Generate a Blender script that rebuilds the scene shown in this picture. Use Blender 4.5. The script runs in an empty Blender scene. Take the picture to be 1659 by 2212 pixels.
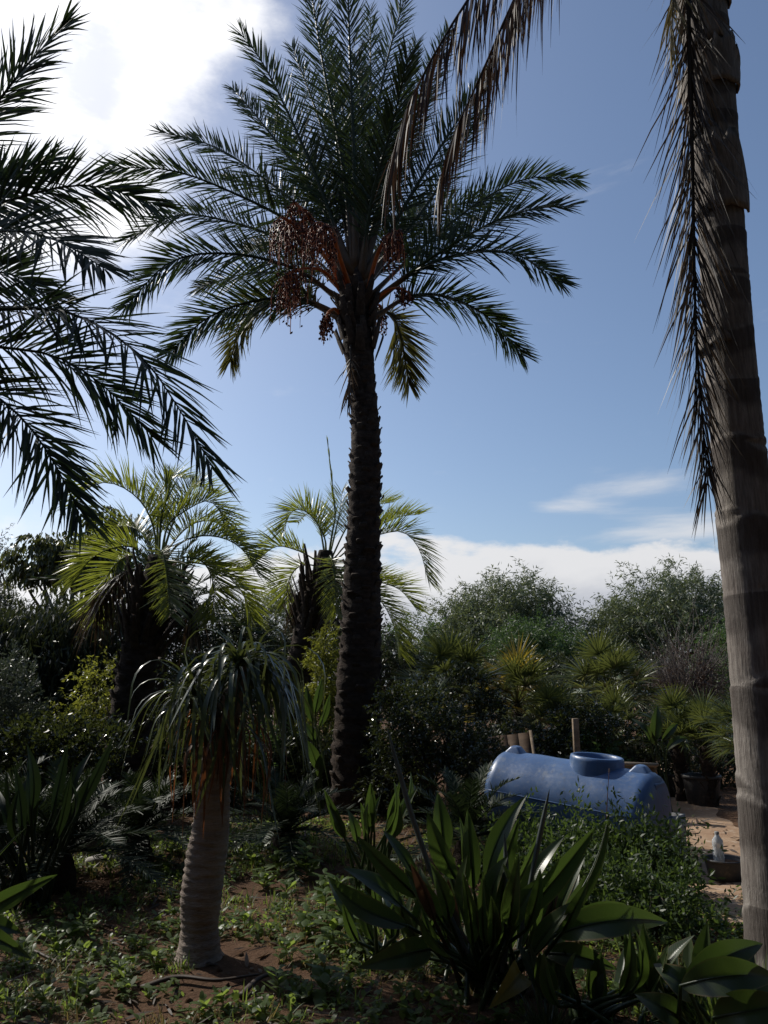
import bpy, math, random
import numpy as np
from mathutils import Matrix, Vector

R = math.radians
rng = np.random.default_rng(11)
random.seed(5)
scene = bpy.context.scene
COL = scene.collection

# ------------------------------------------------------------------ camera
CAM_H, PITCH, F = 1.5, R(12.6), 1106.0 / math.tan(R(33.5))
cam = bpy.data.cameras.new('camera')
cam.sensor_fit = 'VERTICAL'; cam.sensor_height = 24.0
cam.lens = 12.0 / math.tan(R(33.5))
cam.clip_end = 2000; cam.clip_start = 0.02
camo = bpy.data.objects.new('camera', cam); COL.objects.link(camo)
camo.location = (0, 0, CAM_H); camo.rotation_euler = (R(90) + PITCH, 0, 0)
scene.camera = camo

def ray(px, py):
    x, y = px - 829.5, 1106.0 - py
    return np.array([x, F * math.cos(PITCH) - y * math.sin(PITCH), F * math.sin(PITCH) + y * math.cos(PITCH)])
def P(px, py, Y):                       # point of the place at ground distance Y seen under that angle
    d = ray(px, py); return np.array([0, 0, CAM_H]) + d * (Y / d[1])
def G(px, py):                          # where that ray meets the ground
    d = ray(px, py); return np.array([0, 0, CAM_H]) + d * (CAM_H / -d[2])

# ------------------------------------------------------------------ sky, sun, exposure
SUN_AZ, SUN_EL = R(-51), R(41)
SUN = np.array([math.sin(SUN_AZ) * math.cos(SUN_EL), math.cos(SUN_AZ) * math.cos(SUN_EL), math.sin(SUN_EL)])
SKY_STRENGTH, SUN_STRENGTH, EXPOSURE = 0.120, 3.9, 0.0

class NB:
    def __init__(s, tree): s.t = tree
    def n(s, kind, **kw):
        nd = s.t.nodes.new(kind)
        for k, v in kw.items(): setattr(nd, k, v)
        return nd
    def put(s, sock, v):
        if hasattr(v, 'is_linked'): s.t.links.new(v, sock)
        else: sock.default_value = v
    def m(s, op, *a):
        nd = s.n('ShaderNodeMath', operation=op)
        for i, v in enumerate(a): s.put(nd.inputs[i], v)
        return nd.outputs[0]
    def mixc(s, f, a, b, mode='MIX'):
        nd = s.n('ShaderNodeMix', data_type='RGBA', blend_type=mode)
        s.put(nd.inputs[0], f); s.put(nd.inputs[6], a); s.put(nd.inputs[7], b)
        return nd.outputs[2]
    def step(s, v, lo, hi, a=0.0, b=1.0):
        nd = s.n('ShaderNodeMapRange', interpolation_type='SMOOTHSTEP')
        s.put(nd.inputs[0], v); nd.inputs[1].default_value = lo; nd.inputs[2].default_value = hi
        nd.inputs[3].default_value = a; nd.inputs[4].default_value = b
        return nd.outputs[0]
    def noise(s, vec, scale, detail=4, rough=0.55, dist=0.0):
        nd = s.n('ShaderNodeTexNoise')
        if vec is not None: s.put(nd.inputs['Vector'], vec)
        nd.inputs['Scale'].default_value = scale; nd.inputs['Detail'].default_value = detail
        nd.inputs['Roughness'].default_value = rough; nd.inputs['Distortion'].default_value = dist
        return nd.outputs['Fac']

world = bpy.data.worlds.new('World'); scene.world = world; world.use_nodes = True
wt = world.node_tree; wt.nodes.clear(); B = NB(wt)
sky = B.n('ShaderNodeTexSky', sky_type='NISHITA')
sky.sun_disc = False; sky.sun_elevation = SUN_EL; sky.sun_rotation = SUN_AZ
sky.altitude = 50; sky.air_density = 1.0; sky.dust_density = 1.5; sky.ozone_density = 2.8
tc = B.n('ShaderNodeTexCoord'); sep = B.n('ShaderNodeSeparateXYZ'); wt.links.new(tc.outputs['Generated'], sep.inputs[0])
X, Y_, Z_ = sep.outputs
az = B.m('ARCTAN2', X, Y_); el = B.m('ARCSINE', Z_)
cmb = B.n('ShaderNodeCombineXYZ'); B.put(cmb.inputs[0], X); B.put(cmb.inputs[1], Y_); B.put(cmb.inputs[2], B.m('MULTIPLY', Z_, 2.2))
n_main = B.noise(cmb.outputs[0], 3.4, 9, 0.58, 0.25)
n_fine = B.noise(cmb.outputs[0], 11.0, 7, 0.6, 0.1)
cm2 = B.n('ShaderNodeCombineXYZ'); B.put(cm2.inputs[0], X); B.put(cm2.inputs[1], Y_); B.put(cm2.inputs[2], B.m('MULTIPLY', Z_, 5.5))
n_band = B.noise(cm2.outputs[0], 3.0, 8, 0.6, 0.3)
def dirpx(px, py):
    d = ray(px, py); d = d / np.linalg.norm(d)
    return math.atan2(d[0], d[1]), math.asin(d[2])
def blob(px, py, sx, sy, w):
    a0, e0 = dirpx(px, py)
    a = B.m('DIVIDE', B.m('SUBTRACT', az, a0), sx / F); e = B.m('DIVIDE', B.m('SUBTRACT', el, e0), sy / F)
    q = B.m('ADD', B.m('MULTIPLY', a, a), B.m('MULTIPLY', e, e))
    return B.m('MULTIPLY', B.m('EXPONENT', B.m('MULTIPLY', q, -1.0)), w)
# the heap of cloud in front of the sun, wisps beside it, the thin bars over the far trees
cover = blob(80, 215, 310, 250, 0.66)
for a in ((450, 30, 120, 100, 0.24), (560, -20, 110, 80, 0.18), (250, -120, 300, 150, 0.22), (-350, 150, 420, 380, 0.4), (60, 1150, 130, 60, 0.3), (990, 830, 190, 50, 0.06)):
    cover = B.m('ADD', cover, blob(*a))
heap = B.step(B.m('ADD', B.m('ADD', B.m('MULTIPLY', n_main, 0.55), B.m('MULTIPLY', n_fine, 0.45)), cover), 0.60, 0.92)
bars = B.m('ADD', blob(1400, 1045, 150, 32, 0.30), blob(1230, 1090, 110, 26, 0.30))
bars = B.m('ADD', bars, B.m('ADD', blob(1450, 1150, 260, 32, 0.34), blob(1000, 830, 230, 60, 0.13)))
barm = B.m('MULTIPLY', B.step(B.m('ADD', n_band, bars), 0.62, 0.95), 0.75)
# bank along the horizon, all the way round
edge = B.m('ADD', B.m('ADD', R(7.6), B.m('MULTIPLY', B.m('SUBTRACT', n_main, 0.5), R(9.0))), B.m('MULTIPLY', B.m('SUBTRACT', n_fine, 0.5), R(3.2)))
edge = B.m('ADD', edge, B.m('ADD', blob(1330, 1230, 420, 4000, R(3.0)), blob(560, 1230, 300, 4000, R(2.4))))
depth_in = B.m('SUBTRACT', edge, el)
bank = B.step(depth_in, R(-0.25), R(0.9))
dens = B.m('MAXIMUM', B.m('MAXIMUM', heap, bank), barm)
# cloud light: white fringes, greyer thick middles, strong forward scattering round the sun
dot = B.n('ShaderNodeVectorMath', operation='DOT_PRODUCT'); wt.links.new(tc.outputs['Generated'], dot.inputs[0]); dot.inputs[1].default_value = tuple(SUN)
cosd = B.m('MAXIMUM', dot.outputs['Value'], 0.0)
glow = B.m('ADD', B.m('MULTIPLY', B.m('POWER', cosd, 60.0), 2.0), B.m('MULTIPLY', B.m('POWER', cosd, 5.0), 0.75))
thick = B.m('MAXIMUM', B.m('MULTIPLY', B.step(depth_in, R(1.6), R(5.5)), 0.85), B.m('MULTIPLY', B.m('MULTIPLY', B.step(B.m('ADD', n_main, cover), 0.8, 1.1), B.step(n_fine, 0.62, 0.38)), 0.75))
ccol = B.mixc(thick, (0.98, 0.98, 1.0, 1), (0.60, 0.63, 0.72, 1))
CLOUD = 0.92
lit = B.m('MULTIPLY', B.m('ADD', 0.86, glow), CLOUD / SKY_STRENGTH)
cc = B.n('ShaderNodeVectorMath', operation='SCALE'); wt.links.new(ccol, cc.inputs[0]); B.put(cc.inputs['Scale'], lit)
final = B.mixc(B.m('MULTIPLY', dens, 0.97), sky.outputs[0], cc.outputs[0])
bg = B.n('ShaderNodeBackground'); bg.inputs['Strength'].default_value = SKY_STRENGTH; wt.links.new(final, bg.inputs['Color'])
wo = B.n('ShaderNodeOutputWorld'); wt.links.new(bg.outputs[0], wo.inputs[0])

sun = bpy.data.lights.new('sun', 'SUN'); sun.energy = SUN_STRENGTH; sun.angle = R(0.6); sun.color = (1.0, 0.95, 0.86)
suno = bpy.data.objects.new('sun', sun); COL.objects.link(suno); suno.location = (-16, 12, 16)
suno.rotation_euler = Vector(tuple(SUN)).to_track_quat('Z', 'Y').to_euler()
vs = scene.view_settings
vs.view_transform = 'Standard'; vs.look = 'None'; vs.exposure = EXPOSURE; vs.gamma = 1.0; vs.use_curve_mapping = False
scene.cycles.use_denoising = True
scene.cycles.max_bounces = 6; scene.cycles.transparent_max_bounces = 6

# ------------------------------------------------------------------ materials
def new_mat(name):
    m = bpy.data.materials.new(name); m.use_nodes = True; m.node_tree.nodes.clear()
    b = NB(m.node_tree); out = b.n('ShaderNodeOutputMaterial'); return m, b, out
def principled(b, col, rough=0.6, spec=0.4, bump=None, bstr=0.3, bdist=0.02):
    p = b.n('ShaderNodeBsdfPrincipled'); b.put(p.inputs['Base Color'], col)
    b.put(p.inputs['Roughness'], rough); p.inputs['Specular IOR Level'].default_value = spec
    if bump is not None:
        bp = b.n('ShaderNodeBump'); bp.inputs['Strength'].default_value = bstr; bp.inputs['Distance'].default_value = bdist
        b.put(bp.inputs['Height'], bump); b.t.links.new(bp.outputs[0], p.inputs['Normal'])
    return p
def c4(c): return (c[0], c[1], c[2], 1.0)
def leaf_mat(name, a, c, trans, tf=0.32, rough=0.42, spec=0.5, odd=None, oddf=0.08, veins=False):
    m, b, out = new_mat(name)
    isl = b.n('ShaderNodeNewGeometry').outputs['Random Per Island']
    tcn = b.n('ShaderNodeTexCoord')
    big = b.noise(tcn.outputs['Object'], 1.7, 3)
    col = b.mixc(b.m('ADD', b.m('MULTIPLY', isl, 0.6), b.m('MULTIPLY', big, 0.4)), c4(a), c4(c))
    if odd is not None: col = b.mixc(b.step(isl, 1 - oddf, 1 - oddf + 0.01), col, c4(odd))
    bump = None
    if veins:
        uv = b.n('ShaderNodeUVMap'); w = b.n('ShaderNodeTexWave', bands_direction='Y')
        b.put(w.inputs['Vector'], uv.outputs[0]); w.inputs['Scale'].default_value = 9; w.inputs['Distortion'].default_value = 1.2
        bump = w.outputs['Fac']
        col = b.mixc(b.m('MULTIPLY', b.step(b.noise(tcn.outputs['Object'], 14, 4), 0.6, 0.75), 0.35), col, c4([0.10, 0.08, 0.03]))
        sx = b.n('ShaderNodeSeparateXYZ'); b.t.links.new(uv.outputs[0], sx.inputs[0])
        edge = b.step(b.m('ADD', b.m('ABSOLUTE', sx.outputs[0]), b.m('MULTIPLY', b.noise(tcn.outputs['Object'], 9, 4), 0.14)), 0.325, 0.37)
        col = b.mixc(b.m('MULTIPLY', edge, 0.8), col, c4([0.16, 0.11, 0.05]))
    p = principled(b, col, rough, spec, bump, 0.10, 0.002)
    t = b.n('ShaderNodeBsdfTranslucent'); b.put(t.inputs[0], b.mixc(b.m('MULTIPLY', isl, 0.6), c4(trans), c4([x * 0.6 for x in trans])))
    if odd is not None: pass
    mx = b.n('ShaderNodeMixShader'); mx.inputs[0].default_value = tf
    b.t.links.new(p.outputs[0], mx.inputs[1]); b.t.links.new(t.outputs[0], mx.inputs[2]); b.t.links.new(mx.outputs[0], out.inputs[0])
    return m
def plain_mat(name, a, c, scale=6, rough=0.8, spec=0.25, detail=6, bstr=0.4, bdist=0.01, stretch=(1, 1, 1), extra=None):
    m, b, out = new_mat(name); tcn = b.n('ShaderNodeTexCoord')
    mp = b.n('ShaderNodeMapping'); b.t.links.new(tcn.outputs['Object'], mp.inputs[0]); mp.inputs['Scale'].default_value = stretch
    n = b.noise(mp.outputs[0], scale, detail, 0.62); n2 = b.noise(mp.outputs[0], scale * 5, 5, 0.6)
    col = b.mixc(b.step(n, 0.3, 0.7), c4(a), c4(c))
    if extra is not None: col = b.mixc(b.m('MULTIPLY', b.step(n2, 0.52, 0.72), 0.6), col, c4(extra))
    p = principled(b, col, rough, spec, b.m('ADD', n, b.m('MULTIPLY', n2, 0.5)), bstr, bdist)
    b.t.links.new(p.outputs[0], out.inputs[0]); return m

M = {}
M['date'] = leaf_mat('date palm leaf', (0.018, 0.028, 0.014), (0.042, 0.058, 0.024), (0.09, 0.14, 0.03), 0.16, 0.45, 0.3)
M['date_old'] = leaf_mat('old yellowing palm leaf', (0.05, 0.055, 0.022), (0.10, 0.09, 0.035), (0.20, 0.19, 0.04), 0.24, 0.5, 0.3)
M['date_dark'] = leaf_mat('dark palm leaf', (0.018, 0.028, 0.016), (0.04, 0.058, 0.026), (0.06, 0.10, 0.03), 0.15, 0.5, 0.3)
M['butia'] = leaf_mat('feather palm leaf', (0.06, 0.085, 0.04), (0.10, 0.125, 0.045), (0.38, 0.43, 0.05), 0.37, 0.36, 0.45)
M['fan'] = leaf_mat('fan palm leaf', (0.045, 0.07, 0.025), (0.095, 0.12, 0.04), (0.20, 0.23, 0.05), 0.26, 0.36, 0.5)
M['fan_yellow'] = leaf_mat('yellowing fan leaf', (0.09, 0.10, 0.03), (0.20, 0.15, 0.03), (0.50, 0.36, 0.04), 0.42, 0.36, 0.6)
M['dead'] = leaf_mat('dead brown leaf', (0.040, 0.027, 0.020), (0.080, 0.056, 0.040), (0.10, 0.05, 0.025), 0.16, 0.6, 0.3)
M['deadgrey'] = leaf_mat('dead grey leaf', (0.032, 0.027, 0.022), (0.085, 0.068, 0.05), (0.14, 0.09, 0.05), 0.15, 0.5, 0.4)
M['rust'] = leaf_mat('dry rust leaf', (0.09, 0.04, 0.02), (0.15, 0.07, 0.03), (0.26, 0.09, 0.03), 0.34, 0.5, 0.3)
M['strap'] = leaf_mat('strap leaf', (0.035, 0.055, 0.026), (0.07, 0.088, 0.04), (0.15, 0.18, 0.04), 0.20, 0.30, 0.5)
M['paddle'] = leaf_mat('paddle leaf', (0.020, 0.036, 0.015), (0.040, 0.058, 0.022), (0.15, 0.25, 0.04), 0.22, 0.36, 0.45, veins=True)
M['paddle_shaded'] = leaf_mat('paddle leaf with painted shade', (0.014, 0.024, 0.012), (0.028, 0.04, 0.018), (0.05, 0.09, 0.025), 0.10, 0.5, 0.25)  # darker copy of the paddle leaf, shade put into its colour
M['acacia'] = leaf_mat('fine grey green leaf', (0.07, 0.10, 0.055), (0.13, 0.155, 0.085), (0.20, 0.24, 0.08), 0.3, 0.42, 0.5)
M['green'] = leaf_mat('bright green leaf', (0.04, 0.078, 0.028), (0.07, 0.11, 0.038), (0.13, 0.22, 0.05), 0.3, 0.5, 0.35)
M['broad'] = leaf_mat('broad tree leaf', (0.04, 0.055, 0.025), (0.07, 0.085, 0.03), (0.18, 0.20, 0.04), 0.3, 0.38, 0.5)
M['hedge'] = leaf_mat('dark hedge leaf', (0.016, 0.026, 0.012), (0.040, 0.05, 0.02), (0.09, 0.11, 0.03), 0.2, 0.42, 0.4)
M['thicket'] = leaf_mat('thicket leaf', (0.028, 0.05, 0.018), (0.055, 0.08, 0.03), (0.14, 0.22, 0.04), 0.3, 0.45, 0.35)
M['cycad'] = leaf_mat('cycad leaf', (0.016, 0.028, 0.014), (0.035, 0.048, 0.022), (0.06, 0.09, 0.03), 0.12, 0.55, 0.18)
M['glossy'] = leaf_mat('glossy shrub leaf', (0.016, 0.026, 0.013), (0.045, 0.052, 0.026), (0.12, 0.15, 0.03), 0.2, 0.22, 0.6)
M['grey_leaf'] = leaf_mat('grey shrub leaf', (0.07, 0.085, 0.065), (0.12, 0.14, 0.11), (0.12, 0.15, 0.08), 0.22, 0.4, 0.5)
M['lime'] = leaf_mat('yellow green shrub leaf', (0.09, 0.12, 0.03), (0.16, 0.17, 0.04), (0.36, 0.38, 0.05), 0.42, 0.4, 0.4)
M['weed'] = leaf_mat('weed leaf', (0.055, 0.095, 0.028), (0.11, 0.15, 0.05), (0.30, 0.40, 0.07), 0.48, 0.42, 0.35)
M['drygrass'] = leaf_mat('dry grass', (0.13, 0.11, 0.05), (0.22, 0.18, 0.08), (0.34, 0.26, 0.08), 0.35, 0.5, 0.3)
M['blade'] = leaf_mat('grey sword leaf', (0.09, 0.11, 0.10), (0.13, 0.15, 0.14), (0.12, 0.15, 0.08), 0.15, 0.38, 0.5)
M['rachis'] = plain_mat('leaf stalk', (0.05, 0.055, 0.025), (0.085, 0.08, 0.04), 8, 0.5, 0.4)
M['petiole'] = plain_mat('orange leaf base', (0.075, 0.045, 0.022), (0.12, 0.07, 0.03), 7, 0.5, 0.4)
M['orange'] = plain_mat('orange fruit stalk', (0.42, 0.09, 0.018), (0.55, 0.15, 0.03), 10, 0.45, 0.4)
M['dates'] = plain_mat('ripe date skin', (0.055, 0.016, 0.009), (0.12, 0.032, 0.014), 30, 0.5, 0.3)
M['bark'] = plain_mat('dark fibrous bark', (0.030, 0.022, 0.018), (0.070, 0.050, 0.038), 9, 0.9, 0.15, stretch=(1, 1, 2.2), extra=(0.03, 0.022, 0.018), bstr=0.9, bdist=0.03)
M['boot'] = plain_mat('cut leaf base', (0.040, 0.028, 0.021), (0.085, 0.062, 0.045), 14, 0.85, 0.2, stretch=(1, 1, 1), extra=(0.04, 0.03, 0.022), bstr=0.8, bdist=0.02)
M['wood'] = plain_mat('tree bark', (0.06, 0.05, 0.04), (0.12, 0.10, 0.08), 8, 0.9, 0.15, stretch=(1, 1, 0.3))
M['deadwood'] = plain_mat('bare grey twig', (0.14, 0.12, 0.11), (0.22, 0.19, 0.17), 8, 0.85, 0.2)
M['plank'] = plain_mat('weathered plank', (0.20, 0.15, 0.10), (0.32, 0.25, 0.18), 5, 0.8, 0.2, stretch=(0.4, 4, 4), extra=(0.12, 0.09, 0.06))
M['darkboard'] = plain_mat('dark brown board', (0.07, 0.045, 0.03), (0.11, 0.075, 0.05), 5, 0.8, 0.2, stretch=(0.6, 3, 3))
M['pot'] = plain_mat('black nursery pot', (0.035, 0.036, 0.038), (0.065, 0.062, 0.06), 6, 0.5, 0.4, extra=(0.14, 0.11, 0.085), bstr=0.1)
M['block'] = plain_mat('grey concrete', (0.22, 0.22, 0.22), (0.36, 0.36, 0.35), 7, 0.9, 0.2, extra=(0.14, 0.14, 0.13))
M['stone'] = plain_mat('pale stone', (0.30, 0.28, 0.26), (0.42, 0.40, 0.37), 9, 0.9, 0.2)
M['ponytail'] = plain_mat('pale ridged bark', (0.22, 0.175, 0.145), (0.34, 0.28, 0.235), 6, 0.85, 0.2, stretch=(1, 1, 4), extra=(0.14, 0.10, 0.08), bstr=0.8, bdist=0.015)

def soil_mat():
    m, b, out = new_mat('red brown soil'); tcn = b.n('ShaderNodeTexCoord'); v = tcn.outputs['Object']
    n1, n2, n3 = b.noise(v, 0.7, 5), b.noise(v, 7, 8, 0.65), b.noise(v, 45, 5, 0.7)
    col = b.mixc(b.step(n1, 0.3, 0.7), c4((0.085, 0.046, 0.027)), c4((0.155, 0.088, 0.050)))
    col = b.mixc(b.m('MULTIPLY', b.step(n2, 0.5, 0.75), 0.6), col, c4((0.22, 0.145, 0.09)))
    col = b.mixc(b.m('MULTIPLY', b.step(n3, 0.55, 0.75), 0.5), col, c4((0.07, 0.042, 0.026)))
    p = principled(b, col, 0.95, 0.15, b.m('ADD', n2, b.m('MULTIPLY', n3, 0.4)), 1.0, 0.05)
    b.t.links.new(p.outputs[0], out.inputs[0]); return m
M['soil'] = soil_mat()
M['path'] = plain_mat('trodden sandy dirt', (0.30, 0.19, 0.12), (0.42, 0.29, 0.19), 2.5, 0.95, 0.15, 8, 0.7, 0.03, extra=(0.52, 0.43, 0.34))

def tank_mat():
    m, b, out = new_mat('dusty blue plastic'); tcn = b.n('ShaderNodeTexCoord'); v = tcn.outputs['Object']
    n1, n2 = b.noise(v, 2.4, 7, 0.6), b.noise(v, 26, 6, 0.7)
    col = b.mixc(b.step(n1, 0.35, 0.75), c4((0.06, 0.12, 0.26)), c4((0.105, 0.175, 0.32)))
    col = b.mixc(b.m('MULTIPLY', b.step(n2, 0.5, 0.8), 0.35), col, c4((0.24, 0.26, 0.29)))
    mp = b.n('ShaderNodeMapping'); b.t.links.new(v, mp.inputs[0]); mp.inputs['Scale'].default_value = (6, 6, 0.5)
    col = b.mixc(b.m('MULTIPLY', b.step(b.noise(mp.outputs[0], 3, 6, 0.7), 0.52, 0.75), 0.5), col, c4((0.10, 0.095, 0.085)))
    col = b.mixc(b.m('MULTIPLY', b.step(b.noise(v, 5, 8, 0.75), 0.56, 0.7), 0.45), col, c4((0.27, 0.29, 0.31)))
    p = principled(b, col, b.step(n2, 0.3, 0.8, 0.30, 0.52), 0.5, n1, 0.15, 0.02)
    b.t.links.new(p.outputs[0], out.inputs[0]); return m
M['tank'] = tank_mat()
def ring_trunk_mat():
    m, b, out = new_mat('ringed grey palm bark'); tcn = b.n('ShaderNodeTexCoord'); v = tcn.outputs['Object']
    uv = b.n('ShaderNodeUVMap'); sp = b.n('ShaderNodeSeparateXYZ'); b.t.links.new(uv.outputs[0], sp.inputs[0])
    mp = b.n('ShaderNodeMapping'); b.t.links.new(v, mp.inputs[0]); mp.inputs['Scale'].default_value = (1, 1, 0.10)
    fib = b.noise(mp.outputs[0], 60, 6, 0.7); cl = b.noise(v, 5, 5)
    ph = b.m('FRACT', b.m('ADD', sp.outputs[1], b.m('MULTIPLY', b.m('SUBTRACT', b.noise(v, 6, 3), 0.5), 0.16)))
    dark = b.m('MULTIPLY', b.step(ph, 0.42, 0.58), b.step(ph, 1.0, 0.93))
    col = b.mixc(b.step(fib, 0.3, 0.72), c4((0.15, 0.13, 0.115)), c4((0.33, 0.295, 0.26)))
    col = b.mixc(b.m('MULTIPLY', b.step(cl, 0.45, 0.7), 0.45), col, c4((0.10, 0.078, 0.066)))
    col = b.mixc(b.m('MULTIPLY', dark, 0.62), col, c4((0.045, 0.035, 0.03)))
    p = principled(b, col, 0.85, 0.2, b.m('ADD', fib, cl), 0.7, 0.012)
    b.t.links.new(p.outputs[0], out.inputs[0]); return m
M['ringtrunk'] = ring_trunk_mat()
def clear_mat():
    m, b, out = new_mat('clear plastic'); p = principled(b, (0.9, 0.93, 0.95, 1), 0.12, 0.5)
    p.inputs['Transmission Weight'].default_value = 0.55; b.t.links.new(p.outputs[0], out.inputs[0]); return m
M['clear'] = clear_mat()

# ------------------------------------------------------------------ mesh helpers
def nrm(a): return a / np.maximum(np.linalg.norm(a, axis=-1, keepdims=True), 1e-9)
class MB:
    def __init__(s): s.v, s.q, s.t, s.n, s.uv = [], [], [], 0, []
    def add(s, v, q=None, t=None, uv=None):
        v = np.asarray(v, float).reshape(-1, 3)
        if q is not None and len(q): s.q.append(np.asarray(q, int).reshape(-1, 4) + s.n)
        if t is not None and len(t): s.t.append(np.asarray(t, int).reshape(-1, 3) + s.n)
        s.v.append(v); s.uv.append(np.zeros((len(v), 2)) if uv is None else np.asarray(uv, float).reshape(-1, 2)); s.n += len(v)
        return s
    def mesh(s, name, mat, smooth=True, uv=False):
        V = np.concatenate(s.v); q = np.concatenate(s.q) if s.q else np.zeros((0, 4), int); t = np.concatenate(s.t) if s.t else np.zeros((0, 3), int)
        me = bpy.data.meshes.new(name)
        me.vertices.add(len(V)); me.vertices.foreach_set('co', V.astype(np.float32).ravel())
        li = np.concatenate([q.ravel(), t.ravel()]).astype(np.int32)
        me.loops.add(len(li)); me.loops.foreach_set('vertex_index', li)
        me.polygons.add(len(q) + len(t))
        ls = np.concatenate([np.arange(len(q)) * 4, len(q) * 4 + np.arange(len(t)) * 3]).astype(np.int32)
        me.polygons.foreach_set('loop_start', ls)
        me.update(calc_edges=True)
        if smooth: me.polygons.foreach_set('use_smooth', np.ones(len(ls), bool))
        if uv:
            U = np.concatenate(s.uv)[li]; l = me.uv_layers.new(name='UVMap'); l.data.foreach_set('uv', U.astype(np.float32).ravel())
        me.materials.append(M[mat]); me.validate(); return me
def catmull(pts, m=24):
    p = np.asarray(pts, float)
    if len(p) == 2: return p[0] + (p[1] - p[0]) * np.linspace(0, 1, m)[:, None]
    p = np.concatenate([[2 * p[0] - p[1]], p, [2 * p[-1] - p[-2]]]); out = []
    for i in range(1, len(p) - 2):
        t = np.linspace(0, 1, 12, endpoint=False)[:, None]; a, b, c, d = p[i - 1:i + 3]
        out.append(0.5 * (2 * b + (c - a) * t + (2 * a - 5 * b + 4 * c - d) * t ** 2 + (3 * b - a - 3 * c + d) * t ** 3))
    out = np.concatenate(out + [p[-2:-1]]); L = np.concatenate([[0], np.cumsum(np.linalg.norm(np.diff(out, axis=0), axis=1))])
    s = np.linspace(0, L[-1], m); return np.stack([np.interp(s, L, out[:, k]) for k in range(3)], 1)
def frames(c, up=(0, 0, 1)):
    T = nrm(np.gradient(c, axis=0)); up = np.broadcast_to(np.asarray(up, float), c.shape)
    S = np.cross(T, up); bad = np.linalg.norm(S, axis=1) < 0.05
    S[bad] = np.cross(T[bad], np.array([0, 1, 0.0])); S = nrm(S)
    for i in range(1, len(S)):
        if np.dot(S[i], S[i - 1]) < 0: S[i] = -S[i]
    return T, S, nrm(np.cross(S, T))
def tube(mb, pts, rad, sides=8, flat=1.0, cap=True, uvs=None):
    c = np.asarray(pts, float); n = len(c); r = np.broadcast_to(np.asarray(rad, float), (n,)) if np.ndim(rad) < 2 else np.asarray(rad)
    T, S, U = frames(c, (0, 0, 1) if abs(nrm(c[-1] - c[0])[2]) < 0.8 else (0, 1, 0))
    a = np.linspace(0, 2 * math.pi, sides, endpoint=False)
    rr = r[:, None] if r.ndim == 1 else r
    V = c[:, None, :] + (np.cos(a)[None, :] * rr)[..., None] * S[:, None, :] + (np.sin(a)[None, :] * rr * flat)[..., None] * U[:, None, :]
    i, j = np.meshgrid(np.arange(n - 1), np.arange(sides), indexing='ij'); k = (j + 1) % sides
    q = np.stack([i * sides + j, i * sides + k, (i + 1) * sides + k, (i + 1) * sides + j], -1)
    uv = None
    if uvs is not None:
        uvs = np.asarray(uvs); uv = np.stack(np.broadcast_arrays(np.linspace(0, 1, sides)[None, :], uvs[:, None] if uvs.ndim == 1 else uvs), -1)
    V = V.reshape(-1, 3); t = None
    if cap:
        V = np.concatenate([V, c[:1], c[-1:]]); o = n * sides; jj = np.arange(sides); kk = (jj + 1) % sides
        t = np.concatenate([np.stack([kk, jj, np.full(sides, o)], 1), np.stack([(n - 1) * sides + jj, (n - 1) * sides + kk, np.full(sides, o + 1)], 1)])
        if uv is not None: uv = np.concatenate([uv.reshape(-1, 2), [[0, 0], [0, 0]]])
    mb.add(V, q, t, uv); return mb
def strips(mb, Bp, D, W, L, w, droop, vs=(0, .3, .65, 1), ws=(.45, 1, .75, .06), fold=0.0):
    Bp, D, W = (np.asarray(x, float) for x in (Bp, D, W)); n = len(Bp); k = len(vs)
    v = np.asarray(vs)[None, :, None]; L = np.broadcast_to(L, (n,))[:, None, None]; dr = np.broadcast_to(droop, (n,))[:, None, None]
    c = Bp[:, None] + D[:, None] * L * v + np.array([0, 0, -1.0]) * L * dr * v ** 2
    h = W[:, None] * (np.asarray(ws)[None, :, None] * np.broadcast_to(w, (n,))[:, None, None] * 0.5)
    if fold:
        N = nrm(np.cross(D, W))[:, None] * (np.asarray(ws)[None, :, None] * np.broadcast_to(w, (n,))[:, None, None] * fold)
        V = np.stack([c - h + N, c, c + h + N], 2); m = 3
    else: V = np.stack([c - h, c + h], 2); m = 2
    o = (np.arange(n) * k * m)[:, None, None]; i = np.arange(k - 1)[None, :, None] * m; j = np.arange(m - 1)[None, None, :]
    q = np.stack([o + i + j, o + i + j + 1, o + i + m + j + 1, o + i + m + j], -1)
    mb.add(V.reshape(-1, 3), q); return mb
def rot_about(v, axis, ang):
    c, s = np.cos(ang)[:, None], np.sin(ang)[:, None]
    return v * c + np.cross(axis, v) * s + axis * (np.sum(axis * v, 1, keepdims=True)) * (1 - c)

def empty(name, loc, label, cat, group=None):
    o = bpy.data.objects.new(name, None); COL.objects.link(o); o.location = tuple(loc); o.empty_display_size = 0.2
    o['label'] = label; o['category'] = cat
    if group: o['group'] = group
    return o
def part(name, me, parent, mat4=None, label=None):
    o = bpy.data.objects.new(name, me); COL.objects.link(o); o.parent = parent
    if parent is not None and parent.type == 'EMPTY': o.matrix_parent_inverse = Matrix.Translation(-Vector(parent.location))
    if mat4 is not None: o.matrix_basis = mat4
    if label: o['label'] = label
    return o
def single(name, me, label, cat, group=None, mat4=None):
    o = part(name, me, None, mat4); o['label'] = label; o['category'] = cat
    if group: o['group'] = group
    return o
def setting(name, me, kind='structure', label=None):
    o = part(name, me, None); o['kind'] = kind; o['label'] = label or name; return o
def basis(loc, xa, ya, za, s=1.0):
    m = Matrix.Identity(4)
    for k, a in enumerate((xa, ya, za)):
        for r in range(3): m[r][k] = float(a[r]) * s
    for r in range(3): m[r][3] = float(loc[r])
    return m

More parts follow.
